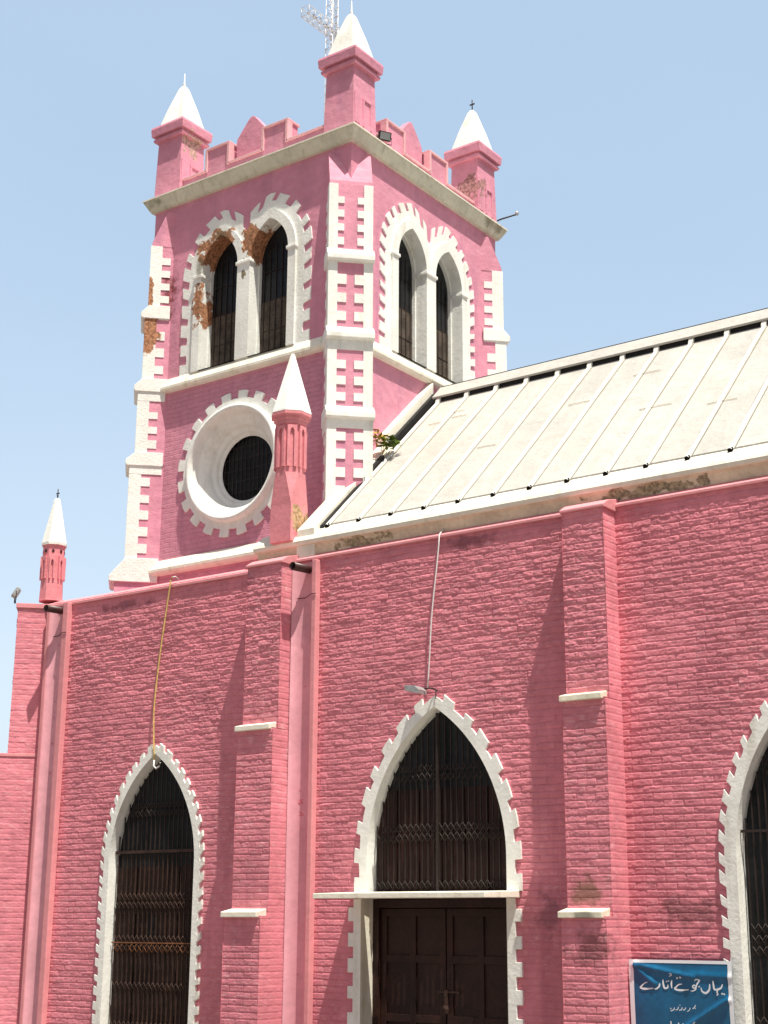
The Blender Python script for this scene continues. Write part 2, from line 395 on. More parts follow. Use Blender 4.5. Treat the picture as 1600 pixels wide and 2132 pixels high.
ww = [(-17.3, -.25), (1.5, -.25), (1.5, WTOP), (-17.3, WTOP)]
b.plate(FW, ww, [[(max(p[0], -17), max(p[1], -.24)) for p in wout(W, .05, -.24)] for W in (W1, W3)] +
        [[(-9.09, -.24), (-9.09, 1.9)] + [p for p in arch(1.0, 1.81, .05, 2.0, 2.36, 24, -10.13)] + [(-11.25, 1.9), (-11.25, -.24)]], -.45, -.02)
b.build('wall_core', M_wall, church)
relief('brick_wall', FW, -3.6, 1.5, .05, WTOP, .03, .012, M_wall, church, [], seed=12)

def scissor(F, c, a, zs, h, z0, z1, d, rows, step=.086, bw=.0065):
    """folding gate clipped to the arch: bars and lattice rows"""
    mb = MB(); Rr = (a*a+h*h)/(2*a); cx = a-Rr
    def top(u):
        u = abs(u)
        if u >= a: return zs
        return min(z1, zs + math.sqrt(max(0, Rr*Rr-(u-cx)**2)))
    n = int(2*a/step); us = [-a+(i+.5)*2*a/n for i in range(n)]
    for i, u in enumerate(us):
        t_ = top(u)
        if t_ > z0+.05:
            mb.box(F, c+u-bw, c+u+bw, d-.008, d+.008, z0, t_)
    for zr, hr in rows:
        for i in range(n-1):
            u1, u2 = us[i], us[i+1]
            if min(top(u1), top(u2)) < zr+hr: continue
            for k in range(int(round(hr/.11))):
                za = zr+k*.11; zb = za+.11
                for (p0, p1) in (((u1, za), (u2, zb)), ((u1, zb), (u2, za))):
                    mb.tube([F(c+p0[0], d+.012, p0[1]), F(c+p1[0], d+.012, p1[1])], bw, 4)
    return mb

def arch_window(W, parent, label=None):
    e = group_empty('window', parent)
    if label: e['label'] = label
    F = FW; c = W['c']
    outer = toothed_arch(W['a'], W['h'], W['w1'], W['w2'], W['z0'], W['zs'], W['p'], .52, c, .12, W['seed'])
    inner = arch(W['a'], W['h'], 0, W['z0'], W['zs'], 40, c)
    MB().plate(F, outer+[(c-W['a'], W['z0']), ] + inner[::-1][1:-1] + [(c+W['a'], W['z0'])], [], -.03, .035).build('surround', M_white, e, bevel=.006)
    # reveal lining, splayed a little inward
    o1 = arch(W['a'], W['h'], 0.0, W['z0'], W['zs'], 40, c); i1 = arch(W['a'], W['h'], -.02, W['z0'], W['zs'], 40, c)
    mb = MB(); n = len(o1)
    o2 = arch(W['a'], W['h'], .045, W['z0'], W['zs'], 40, c)
    vs = [F(p[0], .034, p[1]) for p in o1] + [F(p[0], -.15, p[1]) for p in i1] + [F(p[0], -.17, p[1]) for p in o2] + [F(p[0], -.0, p[1]) for p in o2]
    fs = [(k*n+i, k*n+i+1, ((k+1) % 4)*n+i+1, ((k+1) % 4)*n+i) for k in range(4) for i in range(n-1)]
    mb.add(vs, fs, False); mb.build('reveal', M_white, e)
    return e

# ---- window 1
e = arch_window(W1, church)
scissor(FW, W1['c'], .775, 2.40, 1.40, 2.55, 3.9, -.085, [(3.02, .11), (3.13, .11)]).build('upper_grille', M_iron, e)
g1 = scissor(FW, W1['c'], .775, 2.40, 1.40, -.2, 2.52, -.085, [(1.78, .22), (1.22, .22), (.72, .11), (.1, .22)]); g1.build('folding_grille', M_rust2, e)
g2 = MB()
us = np.linspace(W1['c']-.76, W1['c']+.76, 17)
for i in range(16):
    for p0, p1 in (((us[i], 1.22), (us[i+1], 1.33)), ((us[i], 1.33), (us[i+1], 1.22))):
        g2.tube([FW(p0[0], -.072, p0[1]), FW(p1[0], -.072, p1[1])], .006, 4)
g2.box(FW, W1['c']-.78, W1['c']+.78, -.075, -.063, 1.335, 1.352); g2.build('grille_rail', M_rust, e)
MB().box(FW, W1['c']-.80, W1['c']+.80, -.10, -.065, 2.535, 2.575).build('transom', M_rust2, e)
MB().plate(FW, arch(.84, 1.52, 0, -.2, 2.4, 20, W1['c']), [], -.19, -.155).build('pane', M_glass, e)
sh = MB()
for k in range(8):
    u_ = W1['c']-.80+k*.2
    z_ = 1.38 if k in (3,) else 2.35
    sh.box(FW, u_+.008, u_+.192, -.154, -.14+.010*(k % 2), -.2, z_)
    if z_ < 2: sh.box(FW, u_+.008, u_+.192, -.154, -.14, 1.80, 2.35)
sh.box(FW, W1['c']-.8, W1['c']+.8, -.142, -.122, 1.72, 1.80); sh.box(FW, W1['c']-.8, W1['c']+.8, -.142, -.122, .42, .52)
sh.build('wooden_shutter', M_wood2, e)

# ---- window 2 over the door
e2 = arch_window(W2, church)
scissor(FW, W2['c'], .965, 2.36, 1.74, 1.98, 4.2, -.085, [(3.28, .11), (3.39, .11), (2.56, .11), (2.67, .11), (2.0, .11)], .082).build('upper_grille', M_iron, e2)
MB().box(FW, W2['c']-.014, W2['c']+.014, -.045, -.025, 1.98, 4.1).build('mullion', M_iron, e2)
sh = MB()
for k in range(12):
    u_ = W2['c']-.99+k*.165
    sh.box(FW, u_+.006, u_+.159, -.154, -.14+.01*(k % 2), 1.99, 3.2)
sh.build('wooden_fanlight', M_wood, e2)
MB().plate(FW, arch(1.03, 1.85, 0, 1.995, 2.36, 20, W2['c']), [], -.19, -.155).build('pane', M_glass, e2)
# ---- window 3
e3 = arch_window(W3, church)
scissor(FW, W3['c'], .965, 2.30, 1.77, -.2, 4.1, -.085, [(3.1, .22), (1.30, .33), (.5, .22)], .075).build('folding_grille', M_iron, e3)
MB().box(FW, W3['c']-.97, W3['c']+.97, -.06, -.04, 2.55, 2.58).build('transom', M_iron, e3)
MB().plate(FW, arch(1.03, 1.89, 0, -.2, 2.30, 20, W3['c']), [], -.19, -.155).build('pane', M_glass, e3)

# ---- door
d_ = group_empty('door', church)
sides = MB()
def toothed_strip(mb, F, ui, uo1, uo2, z0, z1, pitch, duty, d0, d1, seed=1, phase=0.0):
    """vertical strip from ui to uo1 with teeth out to uo2"""
    pts = [(ui, z0)]; z = z0+phase*pitch; sd_ = 1 if uo2 > ui else -1; rg = random.Random(seed)
    pts.append((uo1, z0))
    while z+pitch*duty < z1:
        t_ = pitch*duty*(1+rg.uniform(-.1, .1)); pts += [(uo1, z), (uo2, z), (uo2, z+t_), (uo1, z+t_)]; z += pitch
    pts += [(uo1, z1), (ui, z1)]
    mb.plate(F, pts, [], d0, d1)
toothed_strip(sides, FW, -11.22, -11.33, -11.41, -.25, 1.90, .30, .52, -.03, .03, 2, .3); sides.build('surround', M_white, d_, bevel=.006); sides = MB()
toothed_strip(sides, FW, -9.14, -9.03, -8.95, -.25, 1.90, .30, .52, -.03, .03, 3, .3); sides.build('surround', M_white, d_, bevel=.006)
for a_ in ((-11.26, -11.216), (-9.144, -9.10)):
    MB().box(FW, *a_, -.30, .028, -.25, 1.92).build('jamb', M_ledgew, d_, bevel=.004)
cp = MB(); cp.prism_u(FW, [(.0, 1.905), (.77, 1.895), (.77, 1.955), (0.0, 1.985)], -11.38, -8.97)
cp.build('canopy', M_ledgew, d_, bevel=.006)
fr = MB(); fr.box(FW, -11.22, -11.13, -.33, -.22, -.25, 1.90); fr.box(FW, -9.20, -9.14, -.33, -.22, -.25, 1.90); fr.box(FW, -11.13, -9.20, -.33, -.22, 1.80, 1.90)
fr.build('door_frame', M_wood, d_, bevel=.005)
for k, (a0, a1) in enumerate(((-11.125, -10.17), (-10.16, -9.205))):
    lf = MB(); lf.box(FW, a0, a1, -.33, -.29, -.24, 1.795)
    for zz in (-.2, .48, 1.16, 1.70): lf.box(FW, a0+.01, a1-.01, -.289, -.270, zz, zz+.09)
    for uu_ in (a0, (a0+a1)/2-.045, a1-.09): lf.box(FW, uu_+.004, uu_+.086, -.289, -.266, -.235, 1.79)
    lf.build('door_leaf', M_wood, d_, bevel=.004)
ht = MB(); ht.box(FW, -10.28, -9.98, -.262, -.245, .83, .85); ht.box(FW, -10.18, -10.14, -.262, -.235, .60, .86); ht.lathe(FW(-10.16, -.235, .60), [(.035, 0), (.04, .05), (.03, .09)], 8)
ht.build('bolt_handle', M_rust2, d_)

# ---- buttresses
def buttress(u0, u1, parent, seed, dirty=False):
    e = group_empty('buttress', parent)
    zs = [(-.25, 1.70, .55), (1.70, 4.04, .40), (4.04, 6.24, .30)]
    for k, (za, zb, p) in enumerate(zs):
        MB().box(FW, u0+.01, u1-.012, -.1, p-.012, za, zb-.002).build('core', M_wall, e)
        relief('brick_face', FW, u0, u1, max(za, .05), zb, .010, .008, M_wall, e, d=p, seed=seed+k)
        Fs = Fr(FW(u1, 0, 0), (0, -1, 0), (1, 0, 0))
        relief('brick_side', Fs, -.02, p+.002, max(za, .05), zb, .02, .0095, M_wall, e, seed=seed+40, rough=.3, md=.45)
        Fl = Fr(FW(u0, 0, 0), (0, 1, 0), (-1, 0, 0))
        relief('brick_side', Fl, -p-.002, .02, max(za, .05), zb, .03, .02, M_wall, e, seed=seed+50, rough=.3, md=.45)
    for z_, p, pl in ((1.70, .55, .40), (4.04, .40, .30)):
        MB().prism_u(FW, [(pl-.08, z_-.02), (p+.045, z_-.02), (p+.045, z_+.045), (pl-.08, z_+.10)], u0-.02, u1-.03).build('cap_slab', M_ledgew if not dirty else M_dirtycap, e, bevel=.008)
    return e
M_dirtycap = mat('dirty_white_slab', (.74, .71, .58), .8, (3, .15), masks=[((-7.83, 14.4, 1.70), (.22, .2, .09), (.03, .028, .02), .15)])
bt1 = buttress(-12.98, -12.38, church, 21)
bt2 = buttress(-8.14, -7.60, church, 31, True)
bt3 = buttress(-2.9, -2.36, church, 41)

# pink coping of wall (nave part), steps round the buttress heads
cop = MB()
def coping(mb, u0, u1, d0, zf, dback, zb):
    mb.prism_u(FW, [(d0+.028, zf-.012), (d0+.028, zf+.022), (-dback, zb+.02), (-dback, zf-.012)], u0, u1)
coping(cop, -12.38, -8.14, 0, WTOP, .10, 6.385)
coping(cop, -7.60, 1.5, 0, WTOP, .10, 6.385)
cop.build('coping', M_plaster, church, bevel=.006)
for (a0, a1) in ((-12.98, -12.38), (-8.14, -7.60), (-2.9, -2.36)):
    MB().prism_u(FW, [(.325, 6.235), (.325, 6.27), (.20, 6.345), (-.06, 6.41), (-.06, 6.235)], a0-.02, a1+.02).build('buttress_head', M_plaster, church, bevel=.01)
# lower wall left of nave: coping and flat roof behind
MB().prism_u(FW, [(.03, 6.235), (.03, 6.275), (-.22, 6.395), (-.22, 6.30), (-.02, 6.235)], -17.25, -13.0).build('coping', M_plaster, church, bevel=.006)
MB().box(ID, -17.6, -13.1, 15.2, 16.3, 6.1, 6.3).build('flat_roof', M_plaster, church)
MB().box(ID, -17.6, -17.3, 15.0, 20.5, -.25, 6.3).build('end_wall', M_towerbricky, church)
MB().box(ID, -17.6, -16.3, 20.0, 20.5, -.25, 6.3).build('end_wall', M_towerbrick, church)
MB().box(ID, -17.5, -16.3, 16.2, 20.2, 6.1, 6.3).build('flat_roof', M_plaster, church)

# ---- drain channels (smooth plaster troughs in the wall)
def channel(u0, ua, ub, u1, left_lip):
    e = group_empty('drain_channel', church)
    n = 14; pr = []
    for i in range(n+1):
        a_ = math.pi*i/n; pr.append(((ua+ub)/2-(ub-ua)/2*math.cos(a_), .09-.085*math.sin(a_)))
    mb = MB(); vs = [FW(u, d, z) for z in (-.25, 6.26) for u, d in pr]
    mb.add(vs, [(i, i+1, n+2+i, n+1+i) for i in range(n)], True); mb.build('channel_back', M_trough, e)
    MB().box(FW, ub, u1, .0, .10, -.25, 6.27).build('channel_lip', M_plaster, e, bevel=.012)
    if left_lip: MB().box(FW, u0, ua, .0, .10, -.25, 6.27).build('channel_lip', M_plaster, e, bevel=.012)
    MB().tube([FW(ua+.05, .045, 5.78), FW((ua+ub)/2, .012, 5.785), FW(ub, .108, 5.80), FW(u1+.01, .108, 5.80)], .006, 4).build('joint_line', M_pipe, e)
    return e
ch1 = channel(-12.38, -12.37, -12.03, -11.955, False)
ch2 = channel(-17.20, -17.13, -16.84, -16.73, True)
for (x, parent) in ((-12.13, ch1), (-16.9, ch2)):
    sp = MB(); prof = []
    n = 16; pts = []
    base = FW(x, -.02, 6.16)
    dirv = Vector((.0, -1, -.05))
    mb = MB()
    a = Vector((1, 0, 0)); bz = Vector((0, 0, 1)); vs = []
    for (l, r_) in ((0, .056), (.40, .056), (.40, .046), (.20, .046)):
        vs += [base+dirv*l + a*math.cos(2*math.pi*k/n)*r_ + bz*math.sin(2*math.pi*k/n)*r_ for k in range(n)]
    mb.add(vs, [(j*n+k, j*n+(k+1) % n, (j+1)*n+(k+1) % n, (j+1)*n+k) for j in range(3) for k in range(n)], True)
    mb.add([base+dirv*.2 + a*math.cos(2*math.pi*k/n)*.046 + bz*math.sin(2*math.pi*k/n)*.046 for k in range(n)], [tuple(range(n))])
    mb.build('drain_spout', M_pipe, parent)

# ---- diagonal buttress at the left corner of the wall
FDs = Fr((-17.27, 15.0, 0), (-S2, -S2, 0), (S2, -S2, 0))     # its lit side face
FDs2 = Fr((-17.27, 15.0, 0), (-S2, -S2, 0), (S2, -S2, 0))
db = group_empty('buttress', church)
for za, zb, p in ((4.0, 6.24, .46), (-.25, 4.0, .62)):
    MB().box(FDs, -.02, p-.012, -.58, -.012, za, zb).build('core', M_wall, db)
    relief('brick_side', FDs, -.02, p, max(za, .05), zb, .014, .0095, M_wall, db, seed=71, rough=.5, md=.45)
    Ff = Fr(FDs(p, 0, 0), (-S2, S2, 0), (-S2, -S2, 0))
    relief('brick_face', Ff, 0, .58, max(za, .05), zb, .03, .012, M_wall, db, seed=77)
MB().box(FDs, -.02, .64, -.60, .01, 3.98, 4.03).build('cap_slab', M_plaster, db, bevel=.008)
mb = MB(); mb.prism_u(Fr((-17.40, 15.0, 0), (1, 0, 0), (0, -1, 0)), [(.05, 6.235), (.05, 6.29), (-.2, 6.40), (-.5, 6.40), (-.5, 6.235)], -.28, .22)
mb.box(FDs, -.1, .49, -.60, .02, 6.235, 6.31); mb.build('buttress_head', M_plaster, db, bevel=.008)

# ================================================================== nave eaves and roof
ev = MB(); ev.prism_u(FW, [(-.06, 6.38), (-.085, 6.39), (-.05, 6.50), (-.01, 6.53), (-.3, 6.60), (-.3, 6.38)], -13.12, 1.5); ev.build('eave_cove', M_beige, church)
ev = MB(); ev.prism_u(FW, [(-.02, 6.525), (.012, 6.54), (.022, 6.58), (.0, 6.63), (-.06, 6.69), (-.20, 6.80), (-.26, 6.80), (-.26, 6.525)], -13.14, 1.5); ev.build('eave_ledge', M_ledgew, church)
MB().box(ID, -13.12, -12.1, 15.2, 16.2, -.25, 6.55).build('end_wall', M_towerbrick, church)
RY0, RZ0, RY1, RZ1 = 15.19, 6.81, 17.86, 9.34
sl = (RZ1-RZ0)/(RY1-RY0); XR = -12.05; XE = 1.4
roof = group_empty('nave_roof', church)
rf = MB(); nrow = 1
for k in range(nrow):
    t0, t1 = k/nrow, (k+1)/nrow
    ya, yb = RY0+(RY1-RY0)*t0, RY0+(RY1-RY0)*t1; za, zb = RZ0+(RZ1-RZ0)*t0, RZ0+(RZ1-RZ0)*t1
    off = .004*((k*7) % 3)
    rf.add([(x, y, z) for x in (XR, XE) for y, z in ((ya-.003, za+.003), (yb, zb), (yb, zb-.03), (ya, za-.03))],
           [(0, 4, 5, 1), (0, 3, 7, 4), (0, 1, 2, 3), (4, 7, 6, 5), (1, 5, 6, 2)])
rf.build('roof_sheet', M_roof, roof)
bx = [-11.97+.5245*k for k in range(26)]
for k, x in enumerate(bx):
    mb = MB(); n = 10; vs = []
    ax = Vector((0, 1, sl)).normalized(); up = Vector((0, -sl, 1)).normalized()
    p0 = Vector((x, RY0-.05, RZ0-.05*sl+.005)); p1 = Vector((x, RY1-.03, RZ1-.03*sl+.006)); Ln = (p1-p0).length
    wv = rng.uniform(-.006, .006)
    for j in range(13):
        c_ = p0+ax*Ln*j/12 + Vector((rng.uniform(-.005, .005)+wv*math.sin(j), 0, 0))
        vs += [c_+Vector((1, 0, 0))*.031*math.cos(math.pi*i/(n-1)) + up*.036*math.sin(math.pi*i/(n-1)) for i in range(n)]
    fs = [(j*n+i, j*n+i+1, (j+1)*n+i+1, (j+1)*n+i) for j in range(12) for i in range(n-1)]
    mb.add(vs, fs, True); o = mb.build('roof_batten', M_batten, roof)
    hb = MB(); hb.add([p0+ax*.012+Vector((1, 0, 0))*.034*math.cos(2*math.pi*i/12)+Vector((0, 0, .012))+Vector((0, 0, .034))*math.sin(2*math.pi*i/12) for i in range(12)]
                      + [p0-ax*.012+Vector((1, 0, 0))*.034*math.cos(2*math.pi*i/12)+Vector((0, 0, .012))+Vector((0, 0, .034))*math.sin(2*math.pi*i/12) for i in range(12)],
                      [tuple(range(12)), tuple(range(12, 24))] + [(i, (i+1) % 12, 12+(i+1) % 12, 12+i) for i in range(12)])
    hb.build('batten_end', M_hole, roof)
# ridge
rg_ = MB()
def strip(mb, y0, z0, y1, z1, th, x0, x1):
    n_ = Vector((0, -(z1-z0), (y1-y0))).normalized()*th
    mb.add([(x, y+n_.y*s_, z+n_.z*s_) for x in (x0, x1) for (y, z, s_) in ((y0, z0, 0), (y1, z1, 0), (y1, z1, 1), (y0, z0, 1))],
           [(0, 1, 5, 4), (3, 7, 6, 2), (0, 4, 7, 3), (1, 2, 6, 5), (0, 3, 2, 1), (4, 5, 6, 7)])
strip(rg_, 17.835, 9.40, 18.07, 9.635, .035, XR-.02, XE); rg_.build('ridge_board', M_roof, roof, bevel=.006)
MB().box(ID, XR, XE, 17.865, 17.90, 9.20, 9.45).build('ridge_gap_shade', M_black, roof)  # black board stands in for the shade in the gap under the ridge
rr_ = MB(); rr_.tube([(XR, 18.075, 9.655), (XE, 18.075, 9.655)], .028, 8); rr_.build('ridge_roll', M_black, roof)
bk = MB(); strip(bk, 18.09, 9.64, 21.0, 6.85, .03, XR, XE); bk.build('roof_sheet', M_roof, roof)
MB().box(ID, -13.1, 1.5, 20.9, 21.2, -.25, 6.9).build('back_wall', M_towerbrick, church)
gb = MB(); gb.add([(XE+x_, y, z) for x_ in (0, .1) for y, z in ((15, -.25), (21.1, -.25), (21.1, 6.8), (18.06, 9.6), (15, 6.6))],
                  [(0, 1, 2, 3, 4), (9, 8, 7, 6, 5)] + [(i, (i+1) % 5, 5+(i+1) % 5, 5+i) for i in range(5)]); gb.build('gable_wall', M_towerbricky, church)
M_joint = mat('dark_joint_shadow', (.20, .18, .14), .9)  # dark tone draws the joint gap and shadow line beside each batten
for x in bx: MB().prism_u(Fr((x, 17.80, 0), (1, 0, 0), (0, 1, 0)), [(0, 9.24), (.066, 9.30), (.066, 9.415), (.03, 9.395), (0, 9.33)], -.034, .034).build('batten_head', M_batten, roof)
jl = MB()
for x in bx:
    for sx_ in (-.040, .040):
        jl.tube([(x+sx_, RY0, RZ0+.002), (x+sx_, RY1-.02, RZ1-.016)], .007, 4)
for x in bx: pass
jl.build('batten_joint', M_joint, roof)
# lapped sheets near the tower: thin loose edges
lp = MB()
for (x, y, l) in ((-11.72, 17.22, .3), (-11.35, 17.28, .26), (-11.5, 17.43, .28), (-9.2, 16.9, .4), (-7.9, 16.4, .45), (-8.4, 17.3, .4), (-6.9, 16.2, .4), (-10.3, 16.3, .3)):
    z = RZ0+(y-RY0)*sl; lp.tube([(x, y-.012, z+.010), (x+l*.5, y-.004, z+.016), (x+l, y-.012, z+.008)], .005, 4)
lp.build('sheet_lap', M_beige, roof)
# parapet up the gable beside tower
def para(y0, y1, x0, x1, up, name='gable_parapet', mt=None, dz=0):
    mb = MB(); z0 = RZ0+(y0-RY0)*sl+dz; z1 = RZ0+(y1-RY0)*sl+dz
    mb.add([(x, y, z) for x in (x0, x1) for (y, z) in ((y0, z0-.5), (y1, z1-.5), (y1, z1+up), (y0, z0+up))],
           [(0, 1, 2, 3), (4, 7, 6, 5), (0, 3, 7, 4), (1, 5, 6, 2), (3, 2, 6, 7), (0, 4, 5, 1)])
    return mb.build(name, mt or M_ledgew, church, bevel=.01)
para(15.02, 16.02, -12.40, XR-.045, .10)
para(16.02, 16.70, -12.32, XR-.02, .02, dz=.10)
para(16.70, 18.02, -12.315, XR-.13, .26)
bl = MB()
for (y0, y1, x0, x1, up) in ((15.14, 16.02, XR-.045, XR+.02, .035), (16.0, 16.48, XR-.17, XR+.05, .105), (16.68, 17.98, XR-.13, XR-.06, .10)):  # middle block paints the deep shadow at the parapet step; others are flashing
    z0 = RZ0+(y0-RY0)*sl; z1 = RZ0+(y1-RY0)*sl
    bl.add([(x, y, z) for x in (x0, x1) for (y, z) in ((y0, z0-.05), (y1, z1-.05), (y1, z1+up), (y0, z0+up))],
           [(0, 1, 2, 3), (4, 7, 6, 5), (0, 3, 7, 4), (1, 5, 6, 2), (3, 2, 6, 7), (0, 4, 5, 1)])
bl.build('flashing_and_shadow', M_black, roof)
para(16.42, 16.72, -12.28, XR+.03, .07, 'parapet_block')

# ================================================================== tower
AB, HB, ZSB, ZB = .385, .60, 11.62, 9.99       # belfry bay half width, rise, spring, sill
CB = .515
OCZ, OCU = 8.33, -.10
def circ(r_, n=48, cu=OCU, cz=OCZ): return [(cu+r_*math.cos(2*math.pi*i/n), cz+r_*math.sin(2*math.pi*i/n)) for i in range(n)]
def bay(w, z0=ZB, n=16): return [arch(AB, HB, w, z0, ZSB, n, s_*CB) for s_ in (-1, 1)]
HW = (WX1-WX0)/2
TT = 13.10
def face(F, holes, name, mt, z0, z1, trim=0): return MB().plate(F, [(-HW+trim, z0), (HW-trim, z0), (HW-trim, z1), (-HW+trim, z1)], holes, -.35, 0).build(name, mt, church)
belfry_hole = lambda: [(-.95, ZB-.02), (.95, ZB-.02), (.95, ZSB), (.80, 12.10), (.55, 12.26), (.25, 12.1), (0, 11.9), (-.25, 12.1), (-.55, 12.26), (-.80, 12.10), (-.95, ZSB)]
face(FT, [circ(.86)], 'tower_wall', M_towerbrick, -.25, 9.80); face(FT, [belfry_hole()], 'tower_wall', M_tower, 9.80, TT)
face(FR, [], 'tower_wall', M_tower, -.25, 9.80, .351); face(FR, [belfry_hole()], 'tower_wall', M_tower, 9.80, TT, .351)
for F_, t_ in ((FB, 0), (FL, .351)):
    face(F_, [], 'tower_wall', M_tower, -.25, TT, t_)
# right face corner strips so that outer face is flush and closed
for s_ in (-1, 1): MB().box(FR, s_*HW-(.351 if s_ > 0 else 0), s_*HW+(.351 if s_ < 0 else 0), -.30, .0, -.25, TT) 
crn = MB()
for s_ in (-1, 1):
    a0, a1 = (-HW+.003, -HW+.351) if s_ < 0 else (HW-.351, HW-.003)
    crn.box(FR, a0, a1, -.02, -.0005, -.25, TT-.001); crn.box(FL, a0, a1, -.02, -.0005, -.25, TT-.001)
crn.build('tower_corner', M_tower, church)
MB().box(ID, WX0+.2, WX1-.2, WY0+.2, WY1-.2, 12.9, 13.3).build('tower_roof', M_corn, church)
MB().box(ID, TCX-.02, TCX+.02, WY0+.6, WY1-.4, 6, 12.9).build('tower_core', M_dark, church)

def string(F, z0, z1, out, name, mt, u0=-HW-.02, u1=HW+.02):
    MB().prism_u(F, [(0.002, z0), (out*.7, z0+.01), (out, z0+.045), (out, z0+.085), (.03, z1), (.002, z1)], u0, u1).build(name, mt, church)
string(FT, 9.76, 9.99, .10, 'string_course', M_ledgew); string(FR, 9.76, 9.99, .10, 'string_course', M_ledgew)
string(FL, 9.76, 9.99, .10, 'string_course', M_ledgew)
string(FT, 6.76, 7.0, .13, 'base_ledge', M_ledgew, -HW-.02, HW-.7)
# cornice: profile swept square round the tower
def ring(prof, name, mt, hw=HW, bevel=0):
    mb = MB(); n = len(prof); vs = []
    for (sx, sy) in ((1, -1), (1, 1), (-1, 1), (-1, -1)):
        vs += [(TCX+sx*(hw+d), TCY+sy*(hw+d), z) for d, z in prof]
    fs = [(k*n+i, k*n+(i+1) % n, ((k+1) % 4)*n+(i+1) % n, ((k+1) % 4)*n+i) for k in range(4) for i in range(n)]
    mb.add(vs, fs); return mb.build(name, mt, church, bevel=bevel)
def jag(mb_o):
    return mb_o
ring([(-.02, 13.055), (.055, 13.06), (.055, 13.08), (.07, 13.085), (.145, 13.225), (.15, 13.25), (-.02, 13.26)], 'cornice', M_corn)
ring([(-.1, 13.26), (.165, 13.25), (.165, 13.272), (.12, 13.295), (-.1, 13.31)], 'cornice_lip', M_ledgew)

# belfry windows
def twin_outline(w1, w2, pitch, z0, seed):
    """outer toothed contour of a pair of arches (right half mirrored)"""
    a_, h_ = AB, HB; rg = random.Random(seed)
    def path(w):
        Rr = (a_*a_+h_*h_)/(2*a_); cx = a_-Rr; rad = Rr+w; te = math.acos((0-cx)/rad)
        P = [(CB+a_+w, z0+(ZSB-z0)*i/10) for i in range(10)]
        P += [(CB+cx+rad*math.cos(te*i/24), ZSB+rad*math.sin(te*i/24)) for i in range(25)]
        for i in range(23, -1, -1):
            u = CB-(cx+rad*math.cos(te*i/24)); z = ZSB+rad*math.sin(te*i/24)
            if u < 0: break
            P.append((u, z))
        # land on u = 0
        zv = ZSB+math.sqrt(max(0, rad*rad-(CB-cx)**2)) if rad > CB-cx else P[-1][1]
        P.append((0, zv)); return P
    A, B = path(w1), path(w2)
    Ln = sum(math.dist(p, q) for p, q in zip(A, A[1:])); n = round(Ln/pitch); half = []
    for k in range(n):
        j = rg.uniform(-.16, .16)/n
        s0, s1, s2 = k/n, (k+.52)/n+j, (k+1)/n
        half += [resample(B, s0), resample(B, (s0+s1)/2), resample(B, s1), resample(A, s1), resample(A, (s1+s2)/2), resample(A, s2)]
    hr = lambda: rg.uniform(-.009, .009)
    half = [(u+hr(), z+hr()) if 0 < i < len(half)-2 else (u, z) for i, (u, z) in enumerate(half)]
    return half + [(-u, z) for u, z in reversed(half[:-1])]
M_grey = mat('grey_brown_boards', (.075, .058, .045), .8, (4, .4))
def belfry(F, mt, seed, pt):
    e = group_empty('belfry_window', church)
    MB().plate(F, twin_outline(.29, .43, pt, ZB, seed), bay(.14), -.03, .022).build('surround', mt, e, bevel=.005)
    # projecting columns and arches (bold order)
    def twin_plain(w):
        Rr = (AB*AB+HB*HB)/(2*AB); cx = AB-Rr; rad = Rr+w; te = math.acos(-cx/rad)
        P = [(CB+AB+w, ZB)] + [(CB+cx+rad*math.cos(te*i/20), ZSB+rad*math.sin(te*i/20)) for i in range(21)]
        for i in range(19, -1, -1):
            u = CB-(cx+rad*math.cos(te*i/20))
            if u <= 0: break
            P.append((u, ZSB+rad*math.sin(te*i/20)))
        P.append((0, ZSB+math.sqrt(max(1e-4, rad*rad-(CB-cx)**2))))
        return P + [(-u, z) for u, z in reversed(P[:-1])]
    MB().plate(F, twin_plain(.15), bay(0), -.16, .06).build('arch_moulding', mt, e, bevel=.022)
    # deeper reveal
    MB().plate(F, twin_plain(.13), bay(-.02), -.30, -.155).build('reveal', mt, e)
    for (ua, ub) in ((-1.055, -.885), (-.145, .145), (.885, 1.055)):
        MB().box(F, ua-.012, ub+.012, -.14, .082, ZSB-.045, ZSB+.012).build('capital', mt, e, bevel=.012)
    pn = MB()
    for b_ in bay(0, ZB, 10): pn.plate(F, b_, [], -.25, -.215)
    pn.build('pane', M_glass, e)
    lw = MB()
    for s_ in (-1, 1):
        for k in range(5): lw.box(F, s_*CB-.37+k*.148, s_*CB-.375+(k+1)*.148, -.2149, -.209, ZB, 10.95)
    lw.build('lower_boarding', M_grey, e)
    br = MB()
    for s_ in (-1, 1):
        for k in range(6):
            u = s_*CB-.30+k*.12; br.box(F, u-.006, u+.006, -.208, -.198, ZB, ZSB+HB*.55*(1-abs(k-2.5)/4))
        for z_ in (10.45, 10.95, 11.45): br.box(F, s_*CB-.34, s_*CB+.34, -.213, -.203, z_, z_+.012)
    br.build('bars', M_iron, e)
    return e
belfry(FT, M_whitedam, 5, .31)['label'] = 'twin arched belfry window with its plaster broken away to bare brick'
belfry(FR, M_white, 6, .24)

